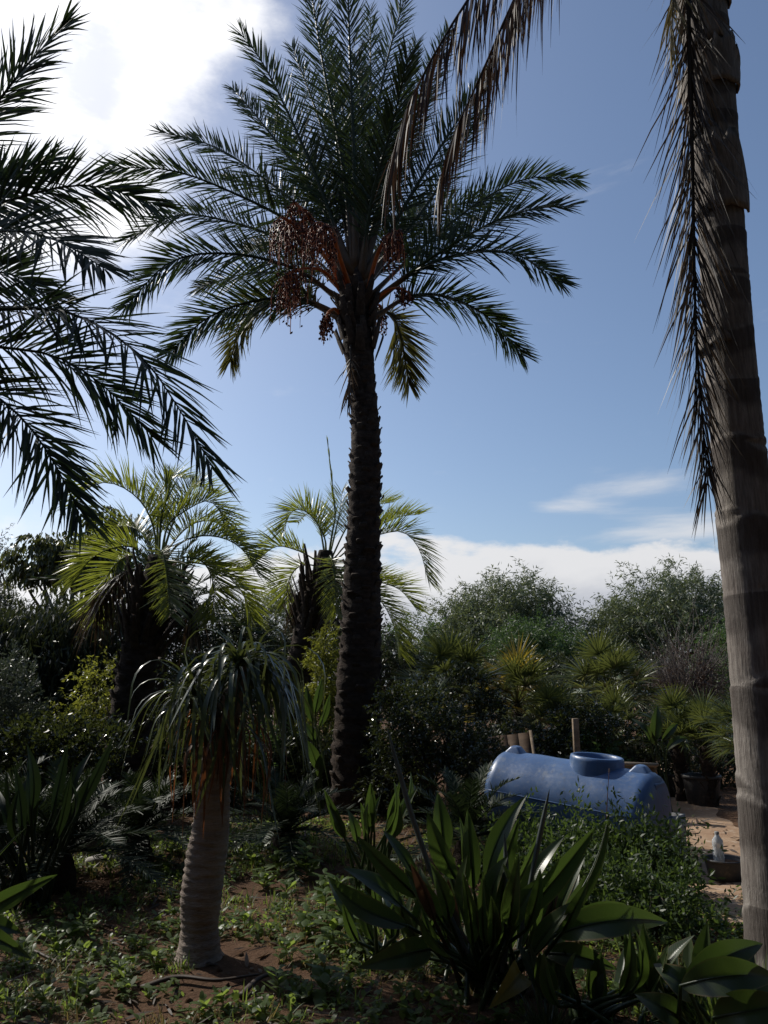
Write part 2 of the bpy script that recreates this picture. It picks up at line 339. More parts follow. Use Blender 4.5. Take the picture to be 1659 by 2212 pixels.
# ------------------------------------------------------------------ the ground
def gz(x, y):
    x, y = np.asarray(x, float), np.asarray(y, float)
    fade = np.clip(1.5 - np.hypot(x, y - 6) / 14, 0, 1)
    return fade * (0.025 * np.sin(1.7 * x + 0.6) * np.cos(1.3 * y) + 0.012 * np.sin(4.1 * x + 2.2 * y) + 0.010 * np.cos(3.3 * y - 2.7 * x))
def axis(lo, hi, fine, reach):
    a = np.arange(lo, hi + fine / 2, fine); g = fine * 1.4; left, right = [lo], [hi]
    while abs(left[-1]) < reach: left.append(left[-1] - g); right.append(right[-1] + g); g *= 1.4
    return np.concatenate([left[:0:-1], a, right[1:]])
gx, gy = axis(-6, 6, 0.12, 900), axis(2, 14, 0.12, 900)
xx, yy = np.meshgrid(gx, gy, indexing='ij')
def grid_mesh(name, xx, yy, zz, mat):
    n, m = xx.shape; i, j = np.meshgrid(np.arange(n - 1), np.arange(m - 1), indexing='ij')
    q = np.stack([i * m + j, (i + 1) * m + j, (i + 1) * m + j + 1, i * m + j + 1], -1)
    return MB().add(np.stack([xx, yy, zz], -1), q).mesh(name, mat)
setting('ground', grid_mesh('ground', xx, yy, gz(xx, yy), 'soil'), label='red brown soil of the nursery ground')
# sandy track beside the tank
ys = np.linspace(5.4, 16, 90); cx = 2.55 + 0.055 * (ys - 5.4) ** 1.5; hw = 0.62 + 0.10 * (ys - 5.4) + 0.05 * np.sin(ys * 3.1)
u = np.linspace(-1, 1, 15)
px_ = cx[:, None] + hw[:, None] * u[None, :] + 0.04 * np.sin(ys * 9)[:, None] * np.abs(u); py_ = np.repeat(ys[:, None], 15, 1)
setting('dirt_path', grid_mesh('dirt_path', px_.T, py_.T, (gz(px_, py_) + 0.012 - 0.02 * np.abs(u)[None, :] ** 6).T, 'path'), label='pale trodden dirt track')

# ------------------------------------------------------------------ palms with feather leaves
def frond(pts, n=70, lmax=0.42, w=0.022, a0=60, a1=22, lift=28, droop=0.12, jit=8, pet=0.14, rr=0.022, mat='date', twist=20, rmat=None, sag=0.0, roll=0.0, keep=1.0, tipl=0.45, face=0.0, planes=0.0):
    """one feather leaf as one mesh: stalk and its leaflets"""
    c = catmull(pts, 30); T, S, U = frames(c, nrm(np.array([0, 0, 1.0]) * (1 - face) + nrm(np.array([0, 0, CAM_H]) - c.mean(0)) * face))
    if roll:
        ang = np.full(len(c), roll); S = rot_about(S, T, ang); U = rot_about(U, T, ang)
    mb = MB(); tube(mb, c[::2], np.linspace(rr, rr * 0.18, 15), 5, 0.7)
    s = np.linspace(pet, 0.995, n); s = np.concatenate([s, s]) + rng.normal(0, 0.25 / n, 2 * n); side = np.repeat([-1.0, 1.0], n)
    if keep < 1: m = rng.random(2 * n) < keep; s, side = s[m], side[m]
    s = np.clip(s, 0, 1); g = np.linspace(0, 1, len(c))
    it = lambda A: nrm(np.stack([np.interp(s, g, A[:, k]) for k in range(3)], 1))
    Bp = np.stack([np.interp(s, g, c[:, k]) for k in range(3)], 1); t, sd, uu = it(T), it(S), it(U)
    q = np.clip((s - pet) / (1 - pet), 0, 1); N = len(s)
    a = np.radians(a0 + (a1 - a0) * q ** 1.3 + rng.normal(0, jit, N)); lf = np.radians(lift + planes * rng.choice([-1.0, 0.0, 1.0], N) + rng.normal(0, jit * 1.6, N))
    D = nrm(t * np.cos(a)[:, None] + (sd * side[:, None] * np.cos(lf)[:, None] + uu * np.sin(lf)[:, None]) * np.sin(a)[:, None] + np.array([0, 0, -sag]))
    L = lmax * (tipl + (1 - tipl) * np.sin(np.pi * np.clip(q * 0.78 + 0.2, 0, 1))) * rng.uniform(0.82, 1.12, N) * np.clip(q * 9 + 0.35, 0, 1)
    W = nrm(t - D * np.sum(t * D, 1, keepdims=True)); W = rot_about(W, D, np.radians(rng.normal(0, twist, N)))
    strips(mb, Bp, D, W, L, w * rng.uniform(0.8, 1.15, N), droop * rng.uniform(0.4, 1.6, N))
    return mb.mesh('frond', mat)
def px_path(pp, Y, dy):          # points of a leaf: picture angles at real, changing distances
    k = len(pp); return [P(a, b, Y + dy * (i / (k - 1)) ** 1.1) for i, (a, b) in enumerate(pp)]
def boot_mesh(name, w, h, t, mat='boot', lean=0.5):
    v = [(-.5, 0, 0), (.5, 0, 0), (.36, lean * .6, .55), (-.36, lean * .6, .55), (.26, lean, 1), (-.26, lean, 1),
         (.40, lean * .2 + .32, .5), (-.40, lean * .2 + .32, .5), (.20, lean + .30, .92), (-.20, lean + .30, .92), (.3, .12, 0), (-.3, .12, 0)]
    v = np.array(v) * [w, t, h]
    q = [(0, 1, 2, 3), (3, 2, 4, 5), (10, 11, 7, 6), (6, 7, 9, 8), (4, 8, 9, 5), (1, 10, 6, 2), (2, 6, 8, 4), (11, 0, 3, 7), (7, 3, 5, 9)]
    return MB().add(v, q).mesh(name, mat, smooth=False)
def boots_on(trunk, cl, rad, me_list, z0, z1, n, out=0.0, tilt=0.25, sc=(0.8, 1.2)):
    """the stubs of old leaves in their spiral, each its own piece"""
    g = np.linspace(0, 1, len(cl)); T = nrm(np.gradient(cl, axis=0))
    for i in range(n):
        s = z0 + (z1 - z0) * (i + 0.5) / n; a = i * 2.39996 + rng.normal(0, 0.08)
        c = np.array([np.interp(s, g, cl[:, k]) for k in range(3)]); t = nrm(np.array([np.interp(s, g, T[:, k]) for k in range(3)]))
        r = np.interp(s, g, rad) - 0.012 + out; o = np.array([math.cos(a), math.sin(a), 0]); o = nrm(o - t * o.dot(t))
        za = nrm(t + o * (tilt + rng.normal(0, 0.12))); xa = nrm(np.cross(o, za)); ya = np.cross(za, xa)
        part('leaf_base', me_list[i % len(me_list)], trunk, basis(c + o * r, xa, ya, za, rng.uniform(*sc)))
def rough_trunk(cl_pts, rad, sides=20, n=90, amp=0.06, seed=0):
    cl = catmull(cl_pts, n); r = np.interp(np.linspace(0, 1, n), np.linspace(0, 1, len(rad)), rad)
    g = np.random.default_rng(seed); rr = r[:, None] * (1 + amp * g.normal(0, 1, (n, sides)) * 0.6 + amp * 0.5 * np.sin(np.arange(n) * 1.9)[:, None])
    return cl, r, tube(MB(), cl, rr, sides)

# --- the tall date palm
YD = 10.0
base = G(767, 1752); base[1] = YD; base[2] = 0
tp = [P(766, 1775, YD), P(767, 1690, YD), P(778, 1400, YD), P(784, 1200, YD), P(789, 1000, YD), P(787, 880, YD), P(776, 765, YD), P(770, 690, YD), P(772, 630, YD), P(772, 570, YD)]
tp[0][2] = -0.06
pm = lambda d, Y, elv=0.0: d * Y / F
palm = empty('date_palm', (tp[0][0], YD, 0), 'tall date palm with rough dark trunk and orange stalks of ripe dates', 'palm tree')
cl, tr, mb = rough_trunk(tp, [0.295, 0.29, 0.28, 0.265, 0.245, 0.23, 0.212, 0.205, 0.19, 0.17, 0.21, 0.17, 0.03], 22, 130, 0.07, 3)
trunk = part('trunk', mb.mesh('trunk', 'bark'), palm)
bm_ = [boot_mesh('leaf_base', 0.17, 0.10, 0.055), boot_mesh('leaf_base', 0.19, 0.085, 0.045, lean=0.9), boot_mesh('leaf_base', 0.15, 0.11, 0.06, lean=0.2)]
boots_on(trunk, cl, tr, bm_, 0.02, 0.79, 250, -0.012, 0.16)
bl_ = [boot_mesh('leaf_base', 0.15, 0.34, 0.07, lean=0.25), boot_mesh('leaf_base', 0.13, 0.42, 0.06, lean=0.1)]
boots_on(trunk, cl, tr, bl_, 0.80, 0.93, 40, 0.03, 0.30)
CD = [772, 655]
date_fronds = [  # picture path, change of distance along it
    ([(800, 640), (900, 545), (1030, 440), (1140, 385), (1248, 388)], 0.5), ([(808, 650), (920, 565), (1060, 482), (1150, 452), (1228, 446)], -0.7),
    ([(808, 655), (900, 585), (1000, 548), (1110, 548), (1215, 612)], -0.4), ([(805, 690), (880, 642), (960, 640), (1050, 682), (1130, 768)], 0.5),
    ([(800, 690), (832, 672), (862, 715), (884, 832)], 0.9), ([(740, 684), (650, 645), (540, 652), (440, 692), (362, 768)], 0.2),
    ([(735, 690), (640, 645), (560, 662), (515, 715), (498, 782)], 1.0), ([(742, 655), (640, 582), (500, 548), (370, 565), (272, 662)], -0.5),
    ([(742, 630), (630, 530), (500, 480), (380, 465), (270, 520)], 0.7), ([(748, 610), (640, 490), (500, 415), (370, 368), (235, 362)], -0.6),
    ([(752, 600), (670, 470), (570, 385), (460, 315), (345, 285)], 0.8), ([(755, 580), (690, 400), (625, 250), (570, 140), (522, 72)], -0.5),
    ([(757, 580), (680, 420), (600, 310), (545, 240), (502, 190)], 0.9), ([(765, 580), (740, 350), (700, 150), (664, -70)], -0.4),
    ([(768, 580), (765, 350), (757, 140), (748, -130)], -0.9), ([(776, 580), (800, 350), (832, 150), (884, -40)], 0.3),
    ([(783, 590), (838, 420), (900, 250), (970, 60)], 0.8), ([(788, 600), (860, 470), (950, 320), (1052, 165)], -0.4),
    ([(790, 610), (870, 510), (950, 400), (1040, 235)], 0.9), ([(780, 600), (805, 420), (850, 260), (880, 120)], -1.3),
    ([(765, 600), (742, 440), (725, 280), (722, 120)], 1.4), 
    ([(772, 640), (850, 560), (930, 500), (1010, 500)], 2.2),
    ([(758, 640), (680, 560), (600, 520), (520, 540)], 2.3), ([(772, 640), (800, 560), (850, 500), (905, 440)], 2.0),
    ([(768, 600), (735, 430), (690, 260), (630, 100)], 1.1), ([(778, 600), (800, 430), (850, 280), (900, 90)], 1.1), ([(772, 600), (775, 430), (785, 300), (770, 120)], 0.6),
    ([(770, 600), (760, 420), (745, 260), (700, 60)], 0.9), ([(775, 600), (785, 420), (800, 240), (800, 20)], 1.2), ([(780, 600), (820, 440), (870, 320), (930, 190)], 1.5),
    ([(765, 610), (715, 470), (650, 350), (585, 230)], 1.4), ([(760, 620), (690, 500), (600, 420), (480, 380)], 1.6), ([(785, 620), (860, 520), (960, 450), (1080, 430)], 1.4), ([(750, 650), (650, 600), (540, 590), (430, 620)], 1.5),
    
]
for i, (pp, dy) in enumerate(date_fronds):
    fo = part('frond', frond(px_path(pp, YD, dy), 150 - 3 * (i % 5), 0.60, 0.024, 56, 24, 14, 0.08, 6, 0.17, 0.042, 'date_old' if i in (4, 6, 22) else 'date', 26, keep=rng.uniform(0.84, 0.98), face=rng.uniform(0.5, 0.75), planes=22), palm)
    cc_ = catmull(px_path(pp, YD, dy), 30)[:7]; cc_[0] += nrm(cc_[0] - cc_[3]) * .12; part('petiole', tube(MB(), cc_, np.linspace(.075, .035, 7), 7, .55).mesh('petiole', 'petiole'), fo)
# one dry leaf hanging down the trunk, and thatch under the crown
part('frond', frond(px_path([(757, 745), (757, 790), (754, 830), (752, 872)], YD - 0.25, 0.0), 26, 0.30, 0.018, 35, 15, 0, 0.4, 14, 0.2, 0.014, 'deadgrey', 50), palm, label='dry leaf hanging down the trunk')

def octa(c, r, l):
    d = nrm(rng.normal(0, 0.5, (len(c), 3)) + [0, 0, -1.2]); a = nrm(np.cross(d, rng.normal(0, 1, (len(c), 3)))); b = np.cross(d, a)
    V = np.stack([c - d * l, c + a * r, c + b * r, c - a * r, c - b * r, c + d * l], 1)
    t = np.array([(0, 2, 1), (0, 3, 2), (0, 4, 3), (0, 1, 4), (5, 1, 2), (5, 2, 3), (5, 3, 4), (5, 4, 1)])
    return V.reshape(-1, 3), (np.arange(len(c)) * 6)[:, None, None] + t[None]
def fruit_cluster(stalk, Y, dy, n, spread, length, per, parent):
    c = catmull(px_path(stalk, Y, dy), 14); mb = MB(); tube(mb, c, np.linspace(0.04, 0.024, 14), 6, 0.55)
    e = c[-1]; dates = []
    for k in range(n):
        s0 = c[10 + k % 4]; d = nrm(nrm(c[-1] - c[-4]) * 0.35 + rng.normal(0, 1, 3) * spread); L = length * rng.uniform(0.55, 1.15)
        v = np.linspace(0, 1, 7)[:, None]; st = s0 + d * 0.33 * L * np.minimum(v * 1.6, 1) + np.array([0, 0, -1]) * L * v ** 1.7
        tube(mb, st, np.linspace(0.006, 0.003, 7), 4, 1.0, False)
        u = rng.uniform(0.3, 1.0, per); pts = np.stack([np.interp(u, v[:, 0], st[:, q]) for q in range(3)], 1); dates.append(pts + rng.normal(0, 0.018, pts.shape))
    o = part('fruit_cluster', mb.mesh('fruit_cluster', 'orange'), parent)
    V, t = octa(np.concatenate(dates), 0.0155, 0.026); f = part('dates', MB().add(V, t=t).mesh('dates', 'dates'), o); f['kind'] = 'stuff'
for a in (([(752, 655), (705, 590), (655, 580), (610, 600)], -0.9, 48, 0.9, 0.56, 9), ([(758, 650), (715, 560), (675, 480), (640, 440)], -0.3, 48, 1.1, 0.7, 9),
          ([(756, 650), (700, 550), (660, 500), (612, 470)], -0.8, 44, 0.9, 0.6, 9), ([(745, 690), (725, 668), (712, 672), (704, 690)], -0.6, 22, 0.8, 0.30, 9),
          ([(790, 650), (812, 560), (835, 515), (856, 500)], -0.9, 40, 0.8, 0.5, 9), ([(795, 672), (830, 632), (860, 622), (880, 630)], -0.3, 18, 0.9, 0.22, 8),
          ([(795, 690), (812, 660), (822, 662), (826, 675)], 0.4, 18, 0.7, 0.35, 8), ([(762, 640), (735, 560), (715, 500), (690, 480)], -1.1, 40, 0.8, 0.6, 9)):
    fruit_cluster(a[0], YD, *a[1:], palm)

# --- the palm whose trunk stands outside the picture and whose leaves reach in
YL = 5.6
lp = P(-330, 690, YL)
lpalm = empty('date_palm', (lp[0], YL, 0), 'dark date palm whose long leaves reach in over the feather palm', 'palm tree')
cl2, tr2, mb = rough_trunk([(lp[0], YL, -0.05), (lp[0] - .05, YL, 1.6), (lp[0], YL, lp[2] - 0.25), (lp[0], YL, lp[2])], [0.27, 0.24, 0.22, 0.2, 0.24, 0.15], 18, 80, 0.07, 8)
ltrunk = part('trunk', mb.mesh('trunk', 'bark'), lpalm); boots_on(ltrunk, cl2, tr2, bm_, 0.02, 0.9, 110, 0, 0.3)
for pp, dy in [([(-320, 620), (-170, 420), (-40, 265), (50, 150), (138, 55)], -0.6), ([(-320, 640), (-190, 490), (-60, 425), (30, 378), (118, 340)], 0.4),
               ([(-320, 640), (-150, 500), (30, 430), (190, 400), (345, 445)], 0.3), ([(-320, 660), (-160, 545), (0, 500), (118, 518), (238, 588)], -0.9),
               ([(-320, 690), (-150, 670), (0, 668), (150, 675), (300, 765), (400, 905), (458, 1012)], -0.4), ([(-320, 700), (-150, 735), (0, 750), (120, 770), (225, 835), (330, 945)], 0.5),
               ([(-320, 720), (-180, 780), (-60, 825), (36, 892), (108, 985), (176, 1115)], -0.3), ([(-320, 670), (-150, 590), (0, 588), (60, 610), (125, 650)], 0.8),
               ([(-330, 620), (-330, 380), (-270, 180), (-180, 20)], 0.3), ([(-340, 620), (-420, 400), (-520, 260), (-640, 200)], 0.2), ([(-340, 650), (-480, 560), (-640, 560), (-760, 650)], 0.5),
               ([(-330, 640), (-260, 430), (-220, 250), (-140, 120)], 1.8)]:
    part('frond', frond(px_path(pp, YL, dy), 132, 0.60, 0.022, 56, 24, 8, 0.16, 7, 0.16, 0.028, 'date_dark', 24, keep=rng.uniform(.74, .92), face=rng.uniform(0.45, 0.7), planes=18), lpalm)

# --- feather palms with arching grey green leaves
def butia(name, label, Y, trunk_px, rads, fronds, head, nb, extra=8, matf='butia', lm=0.52):
    tpx = [P(a, b, Y) for a, b in trunk_px]; tpx[0][2] = -0.08
    o = empty(name, (tpx[0][0], tpx[0][1], 0), label, 'palm tree')
    cl, r, mb = rough_trunk(tpx, rads, 18, 80, 0.06, int(Y * 7)); t = part('trunk', mb.mesh('trunk', 'bark'), o)
    k = [boot_mesh('leaf_base', 0.14, 0.10, 0.05), boot_mesh('leaf_base', 0.12, 0.12, 0.055, lean=0.3)]
    boots_on(t, cl, r, k, 0.02, 0.72, nb, 0, 0.3)
    kl = [boot_mesh('leaf_base', 0.10, 0.42, 0.05, lean=0.2), boot_mesh('leaf_base', 0.085, 0.52, 0.045, lean=0.35)]
    boots_on(t, cl, r, kl, 0.62, 0.88, 70, 0.01, 0.5)
    for pp, dy, kw in fronds:
        d = dict(n=76, lmax=lm, w=0.017, a0=58, a1=34, lift=42, droop=0.12, jit=5, pet=0.28, rr=0.022, mat=matf, twist=16, tipl=0.5); d.update(kw)
        part('frond', frond(px_path(pp, Y, dy), **d), o)
    return o
DR = dict(mat='deadgrey', droop=0.6, jit=14, lift=5, sag=0.5)
butia('feather_palm', 'squat feather palm with recurved sunlit leaves and a thick stubbly trunk', 9.6,
      [(270, 1790), (281, 1560), (305, 1400), (330, 1300), (340, 1240), (342, 1200)], [0.27, 0.25, 0.25, 0.24, 0.23, 0.22, 0.20, 0.12], [
    ([(338, 1225), (334, 1150), (311, 1092), (270, 1055), (225, 1042), (186, 1058), (168, 1085)], -0.5, {}),
    ([(342, 1225), (348, 1120), (358, 1080), (362, 1030)], 0.1, dict(lift=5, a0=12, a1=8, twist=60, n=30)),
    ([(346, 1225), (362, 1137), (398, 1105), (446, 1082), (474, 1103), (488, 1145)], 0.6, {}),
    ([(348, 1230), (380, 1180), (431, 1158), (487, 1164), (528, 1192), (556, 1240)], -0.5, {}),
    ([(336, 1235), (315, 1205), (281, 1180), (232, 1188), (195, 1209), (166, 1252)], -0.4, {}),
    ([(348, 1240), (390, 1205), (440, 1215), (462, 1270), (455, 1335)], -0.3, {}), ([(350, 1245), (400, 1215), (470, 1230), (520, 1275), (540, 1330)], 0.5, {}),
    ([(335, 1240), (290, 1200), (245, 1225), (215, 1290), (205, 1340)], 0.7, {}), ([(344, 1225), (370, 1140), (400, 1075), (430, 1050), (455, 1065)], 1.0, {}),
    ([(342, 1225), (340, 1130), (345, 1070), (372, 1030), (400, 1035)], 1.4, {}), ([(345, 1230), (375, 1170), (420, 1130), (470, 1130), (505, 1170)], 1.1, {}),
    ([(340, 1235), (320, 1170), (290, 1140), (250, 1140), (225, 1175)], 1.1, {}), ([(342, 1240), (345, 1200), (352, 1195), (362, 1260), (366, 1330)], -1.0, {}),
    ([(330, 1245), (285, 1230), (235, 1260), (205, 1320)], 0.3, DR),
    ([(350, 1250), (385, 1240), (410, 1280), (418, 1350)], 0.1, DR)], None, 90)
butia('feather_palm', 'slender leaning feather palm with bright arching leaves behind the date palm trunk', 12.6,
      [(612, 1690), (635, 1512), (663, 1387), (684, 1290), (700, 1225), (704, 1190)], [0.19, 0.18, 0.20, 0.22, 0.24, 0.24, 0.20, 0.12], [
    ([(704, 1215), (702, 1165), (682, 1125), (655, 1102), (630, 1106), (614, 1142)], -0.4, {}), ([(708, 1215), (718, 1150), (724, 1110), (716, 1030), (708, 955)], 0.2, dict(lift=3, a0=6, a1=4, twist=70, n=26, lmax=0.34)),
    ([(708, 1215), (722, 1160), (735, 1100), (738, 1062)], 0.8, dict(n=46)), ([(714, 1220), (770, 1175), (830, 1152), (872, 1150), (905, 1185), (924, 1252)], -0.4, {}),
    ([(714, 1215), (770, 1155), (830, 1130), (870, 1115), (905, 1112)], 0.6, {}), ([(716, 1230), (770, 1235), (824, 1258), (865, 1275), (896, 1312)], 0.4, {}),
    ([(716, 1235), (770, 1255), (820, 1295), (848, 1345), (864, 1410)], -0.4, {}), ([(700, 1225), (674, 1205), (637, 1187), (592, 1182), (545, 1225)], -0.3, {}),
    ([(700, 1228), (668, 1220), (640, 1228), (622, 1262), (618, 1310)], 0.5, {}), ([(706, 1225), (714, 1200), (722, 1240), (726, 1330)], -0.9, {}),
    ([(702, 1230), (672, 1235), (656, 1280), (652, 1310)], 0.4, DR), ([(712, 1232), (728, 1240), (736, 1290), (738, 1360)], -0.5, DR),
    ([(704, 1215), (690, 1140), (668, 1110), (640, 1130)], 1.2, {}), ([(712, 1215), (755, 1130), (800, 1095), (850, 1085)], 1.3, {})], None, 80, lm=0.58)
# dark date palm standing behind the squat one
YK = 14.0; kb = P(330, 1560, YK); kb[2] = 0
k_ = empty('date_palm', kb, 'dark shaded date palm standing behind the squat feather palm', 'palm tree')
cl3, tr3, mb = rough_trunk([(kb[0], YK, -.05), (kb[0], YK, 1.2), tuple(P(330, 1345, YK))], [0.24, 0.22, 0.2], 14, 30, 0.06, 4); part('trunk', mb.mesh('trunk', 'bark'), k_)
for i in range(26):
    a = i * 2.39996; e = R(72 - 3.1 * i); Lf = 2.4
    c0 = P(330, 1340, YK); d = np.array([math.cos(a) * math.cos(e), math.sin(a) * math.cos(e), math.sin(e)])
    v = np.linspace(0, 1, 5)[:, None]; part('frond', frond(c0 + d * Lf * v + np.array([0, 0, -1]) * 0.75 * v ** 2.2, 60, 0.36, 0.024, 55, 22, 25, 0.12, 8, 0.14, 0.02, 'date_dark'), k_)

# ------------------------------------------------------------------ the ringed palm beside the camera
YR = 4.15
rp = [P(1690, 2260, YR), P(1690, 2170, YR), P(1668, 1800, YR), P(1637, 1400, YR), P(1607, 1100, YR), P(1576, 750, YR), P(1556, 450, YR), P(1540, 200, YR), P(1522, 0, YR), P(1500, -250, YR), P(1480, -420, YR)]
rp[0][2] = -0.08
rpalm = empty('ringed_palm', (rp[0][0], YR, 0), 'smooth grey ringed palm trunk with a dead leaf hanging along it', 'palm tree')
cl4 = catmull(rp, 420); arc = np.concatenate([[0], np.cumsum(np.linalg.norm(np.diff(cl4, axis=0), axis=1))])
ringu = np.interp(arc, np.linspace(0, arc[-1], 12), np.cumsum([0, 1.25, 1.3, 1.4, 1.6, 1.9, 2.2, 2.5, 2.8, 3.1, 3.2, 3.2]))
r4 = np.interp(arc, [0, .25, 1.2, 2.2, 3.2, 4.2, arc[-1]], [0.19, 0.155, 0.148, 0.145, 0.138, 0.130, 0.125])
a36 = np.linspace(0, 2 * np.pi, 36, endpoint=False); ri = np.floor(ringu)[:, None]
ring2 = ringu[:, None] + 0.10 * np.sin(a36[None] + ri * 2.1) + 0.04 * np.sin(3 * a36[None] + ri * 5.3); fr = ring2 % 1.0; g4 = np.random.default_rng(2)
ow = g4.uniform(0.3, 1.5, 64)[np.clip(np.floor(ring2).astype(int), 0, 63)]
chips = np.clip(g4.normal(0, 1, (420, 36)) - 1.5, 0, 2)
rr4 = r4[:, None] * (1 + 0.045 * ow * fr ** 4 - 0.02 * np.exp(-((fr - 0.03) / 0.04) ** 2) + 0.012 * np.sin(a36 * 5)[None] + 0.006 * g4.normal(0, 1, (420, 36)) - 0.02 * chips)
rtrunk = part('trunk', tube(MB(), cl4, rr4, 36, uvs=ring2).mesh('trunk', 'ringtrunk', uv=True), rpalm)
def sheath(s, a0, a1, h, flare, lean, r_up=0.02):
    """a split piece of old leaf sheath still clasping the trunk"""
    i = np.searchsorted(arc, s); c = cl4[i]; t = nrm(cl4[i + 4] - cl4[i - 4]); S = nrm(np.cross(t, [0, 1, 0])); U = np.cross(S, t)
    aa = np.linspace(R(a0), R(a1), 12); vv = np.linspace(0, 1, 9); V = []
    for v in vv:
        w = 1 - 0.55 * v ** 2; am = R((a0 + a1) / 2); an = am + (aa - am) * w + 0.10 * v * np.sin(aa * 3)
        rad = r4[i] + 0.012 + flare * v ** 2 + 0.008 * np.sin(aa * 7 + v * 5)
        hh = h * v * (1 + 0.12 * np.sin(aa * 5) * v)
        V.append(c + t * hh[:, None] + (np.cos(an) * rad)[:, None] * S + (np.sin(an) * rad)[:, None] * U)
    V = np.array(V); n, m = V.shape[:2]; ii, jj = np.meshgrid(np.arange(n - 1), np.arange(m - 1), indexing='ij')
    q = np.stack([ii * m + jj, ii * m + jj + 1, (ii + 1) * m + jj + 1, (ii + 1) * m + jj], -1)
    me = MB().add(V, q, uv=np.tile([[0, .2]], (n * m, 1))).mesh('leaf_sheath', 'ringtrunk', uv=True)
    o = part('leaf_sheath', me, rtrunk); md = o.modifiers.new('thick', 'SOLIDIFY'); md.thickness = 0.012
def arc_at(py): return float(np.interp(-py, [-2260, -2170, -1800, -1400, -1100, -750, -450, -200, 0, 250, 420], np.interp(np.linspace(0, 1, 11), np.linspace(0, 1, 11), [np.interp(k, np.arange(11), [arc[np.argmin(np.linalg.norm(cl4 - p, axis=1))] for p in rp]) for k in range(11)])))
for py, a0, a1, h, fl in ((480, -150, 20, 0.45, 0.03), (300, -60, 80, 0.42, 0.05), (210, -170, -20, 0.30, 0.02), (120, -100, 60, 0.5, 0.03), (760, -70, 50, 0.12, 0.012), (30, -170, 30, 0.5, 0.04)):
    sheath(arc_at(py), a0, a1, h, fl, 0)
# the dead leaf along the trunk, the dead leaf that droops in front of the date palm crown
part('frond', frond([P(1500, -170, 3.85), P(1486, -20, 3.86), P(1492, 200, 3.9), P(1497, 430, 3.95), P(1503, 700, 4.0), P(1517, 900, 4.02), P(1530, 1050, 4.05)], 230, 0.50, 0.010, 32, 22, 0, 0.3, 13, 0.05, 0.020, 'deadgrey', 60, sag=0.5, keep=0.92, face=0.8, planes=14), rpalm, label='long dead leaf hanging along the trunk')
part('frond', frond([P(1500, -150, 4.0), P(1470, -90, 3.8), P(1455, 0, 3.75), P(1450, 90, 3.75)], 40, 0.35, 0.013, 40, 25, -5, 0.35, 12, 0.05, 0.014, 'drygrass', 45, sag=0.6, keep=0.9), rpalm, label='yellowed leaf hanging beside the trunk')
for pts, n in (([(1480, -420, 4.15), (1330, -430, 3.9), (1180, -250, 3.7), (1050, -60, 3.6), (960, 80, 3.55), (880, 230, 3.55), (835, 380, 3.6)], 120), ([(1480, -420, 4.15), (1360, -400, 4.0), (1210, -200, 3.9), (1110, 0, 3.9), (1040, 160, 3.9), (980, 290, 3.9), (945, 400, 3.9)], 120), ([(1480, -420, 4.15), (1380, -380, 4.3), (1230, -220, 4.3), (1140, -80, 4.3), (1100, 40, 4.3)], 80)):
    part('frond', frond([P(*p) for p in pts], int(n * 1.1), 0.52, 0.012, 38, 20, -10, 0.40, 10, 0.20, 0.020, 'dead', 50, sag=0.9, keep=0.9), rpalm, label='brown dead leaf drooping from the crown')
top = cl4[-1]
for i in range(12):
    a = R(-60 + 28 * i) + 0.1; e = R(66 - 3 * (i % 5)); d = np.array([math.cos(a) * math.cos(e), math.sin(a) * math.cos(e), math.sin(e)]); v = np.linspace(0, 1, 5)[:, None]
    part('frond', frond(top + d * 2.4 * v + np.array([0, 0, -1]) * 0.9 * v ** 2.4, 60, 0.45, 0.02, 60, 30, 10, 0.4, 12, 0.15, 0.022, 'date'), rpalm)

# ------------------------------------------------------------------ leafy crowns
def rhombs(mb, p, d, L, w, k=0.42, cup=0.0):
    p, d = np.asarray(p), np.asarray(d); W = nrm(np.cross(d, rng.normal(0, 1, d.shape))); L = np.broadcast_to(L, (len(p),))[:, None]; w = np.broadcast_to(w, (len(p),))[:, None]
    mid = p + d * L * k
    V = np.stack([p, mid + W * w * .5, p + d * L, mid - W * w * .5], 1)
    mb.add(V.reshape(-1, 3), np.arange(len(p) * 4).reshape(-1, 4)); return mb
def foliage(blobs, ntwig, nleaf, L, w, hang=0.2, twig=0.35, shell=0.55, upw=0.3, spread=0.9):
    C = np.array([b[0] for b in blobs]); Rr = np.array([b[1] for b in blobs]); vol = np.prod(Rr, 1) ** 0.7; idx = rng.choice(len(blobs), ntwig, p=vol / vol.sum())
    o = nrm(rng.normal(0, 1, (ntwig, 3))); r = rng.uniform(shell, 1.04, ntwig)[:, None]
    lump = 1 + 0.27 * np.sin(o[:, :1] * 7 + idx[:, None]) * np.cos(o[:, 2:] * 6 + idx[:, None] * 2)
    tp_ = C[idx] + o * Rr[idx] * r * lump; td = nrm(o * 0.8 + rng.normal(0, 0.5, (ntwig, 3)) + [0, 0, upw - hang])
    t = rng.uniform(0, 1, (ntwig, nleaf, 1)); s = rng.uniform(0.6, 1.25, (ntwig, 1, 1))
    lp_ = tp_[:, None] + td[:, None] * t * twig * s + np.array([0, 0, -hang * 0.4]) * twig * t ** 2 * s + rng.normal(0, twig * 0.06, (ntwig, nleaf, 3))
    ld = nrm(td[:, None] * 0.6 + rng.normal(0, 1, (ntwig, nleaf, 3)) * spread * 0.6 + np.array([0, 0, -hang]))
    lp_, ld = lp_.reshape(-1, 3), ld.reshape(-1, 3); ok = lp_[:, 2] > 0.02; lp_, ld = lp_[ok], ld[ok]
    return rhombs(MB(), lp_, ld, L * rng.uniform(0.6, 1.2, len(lp_)), w * rng.uniform(0.7, 1.2, len(lp_)))
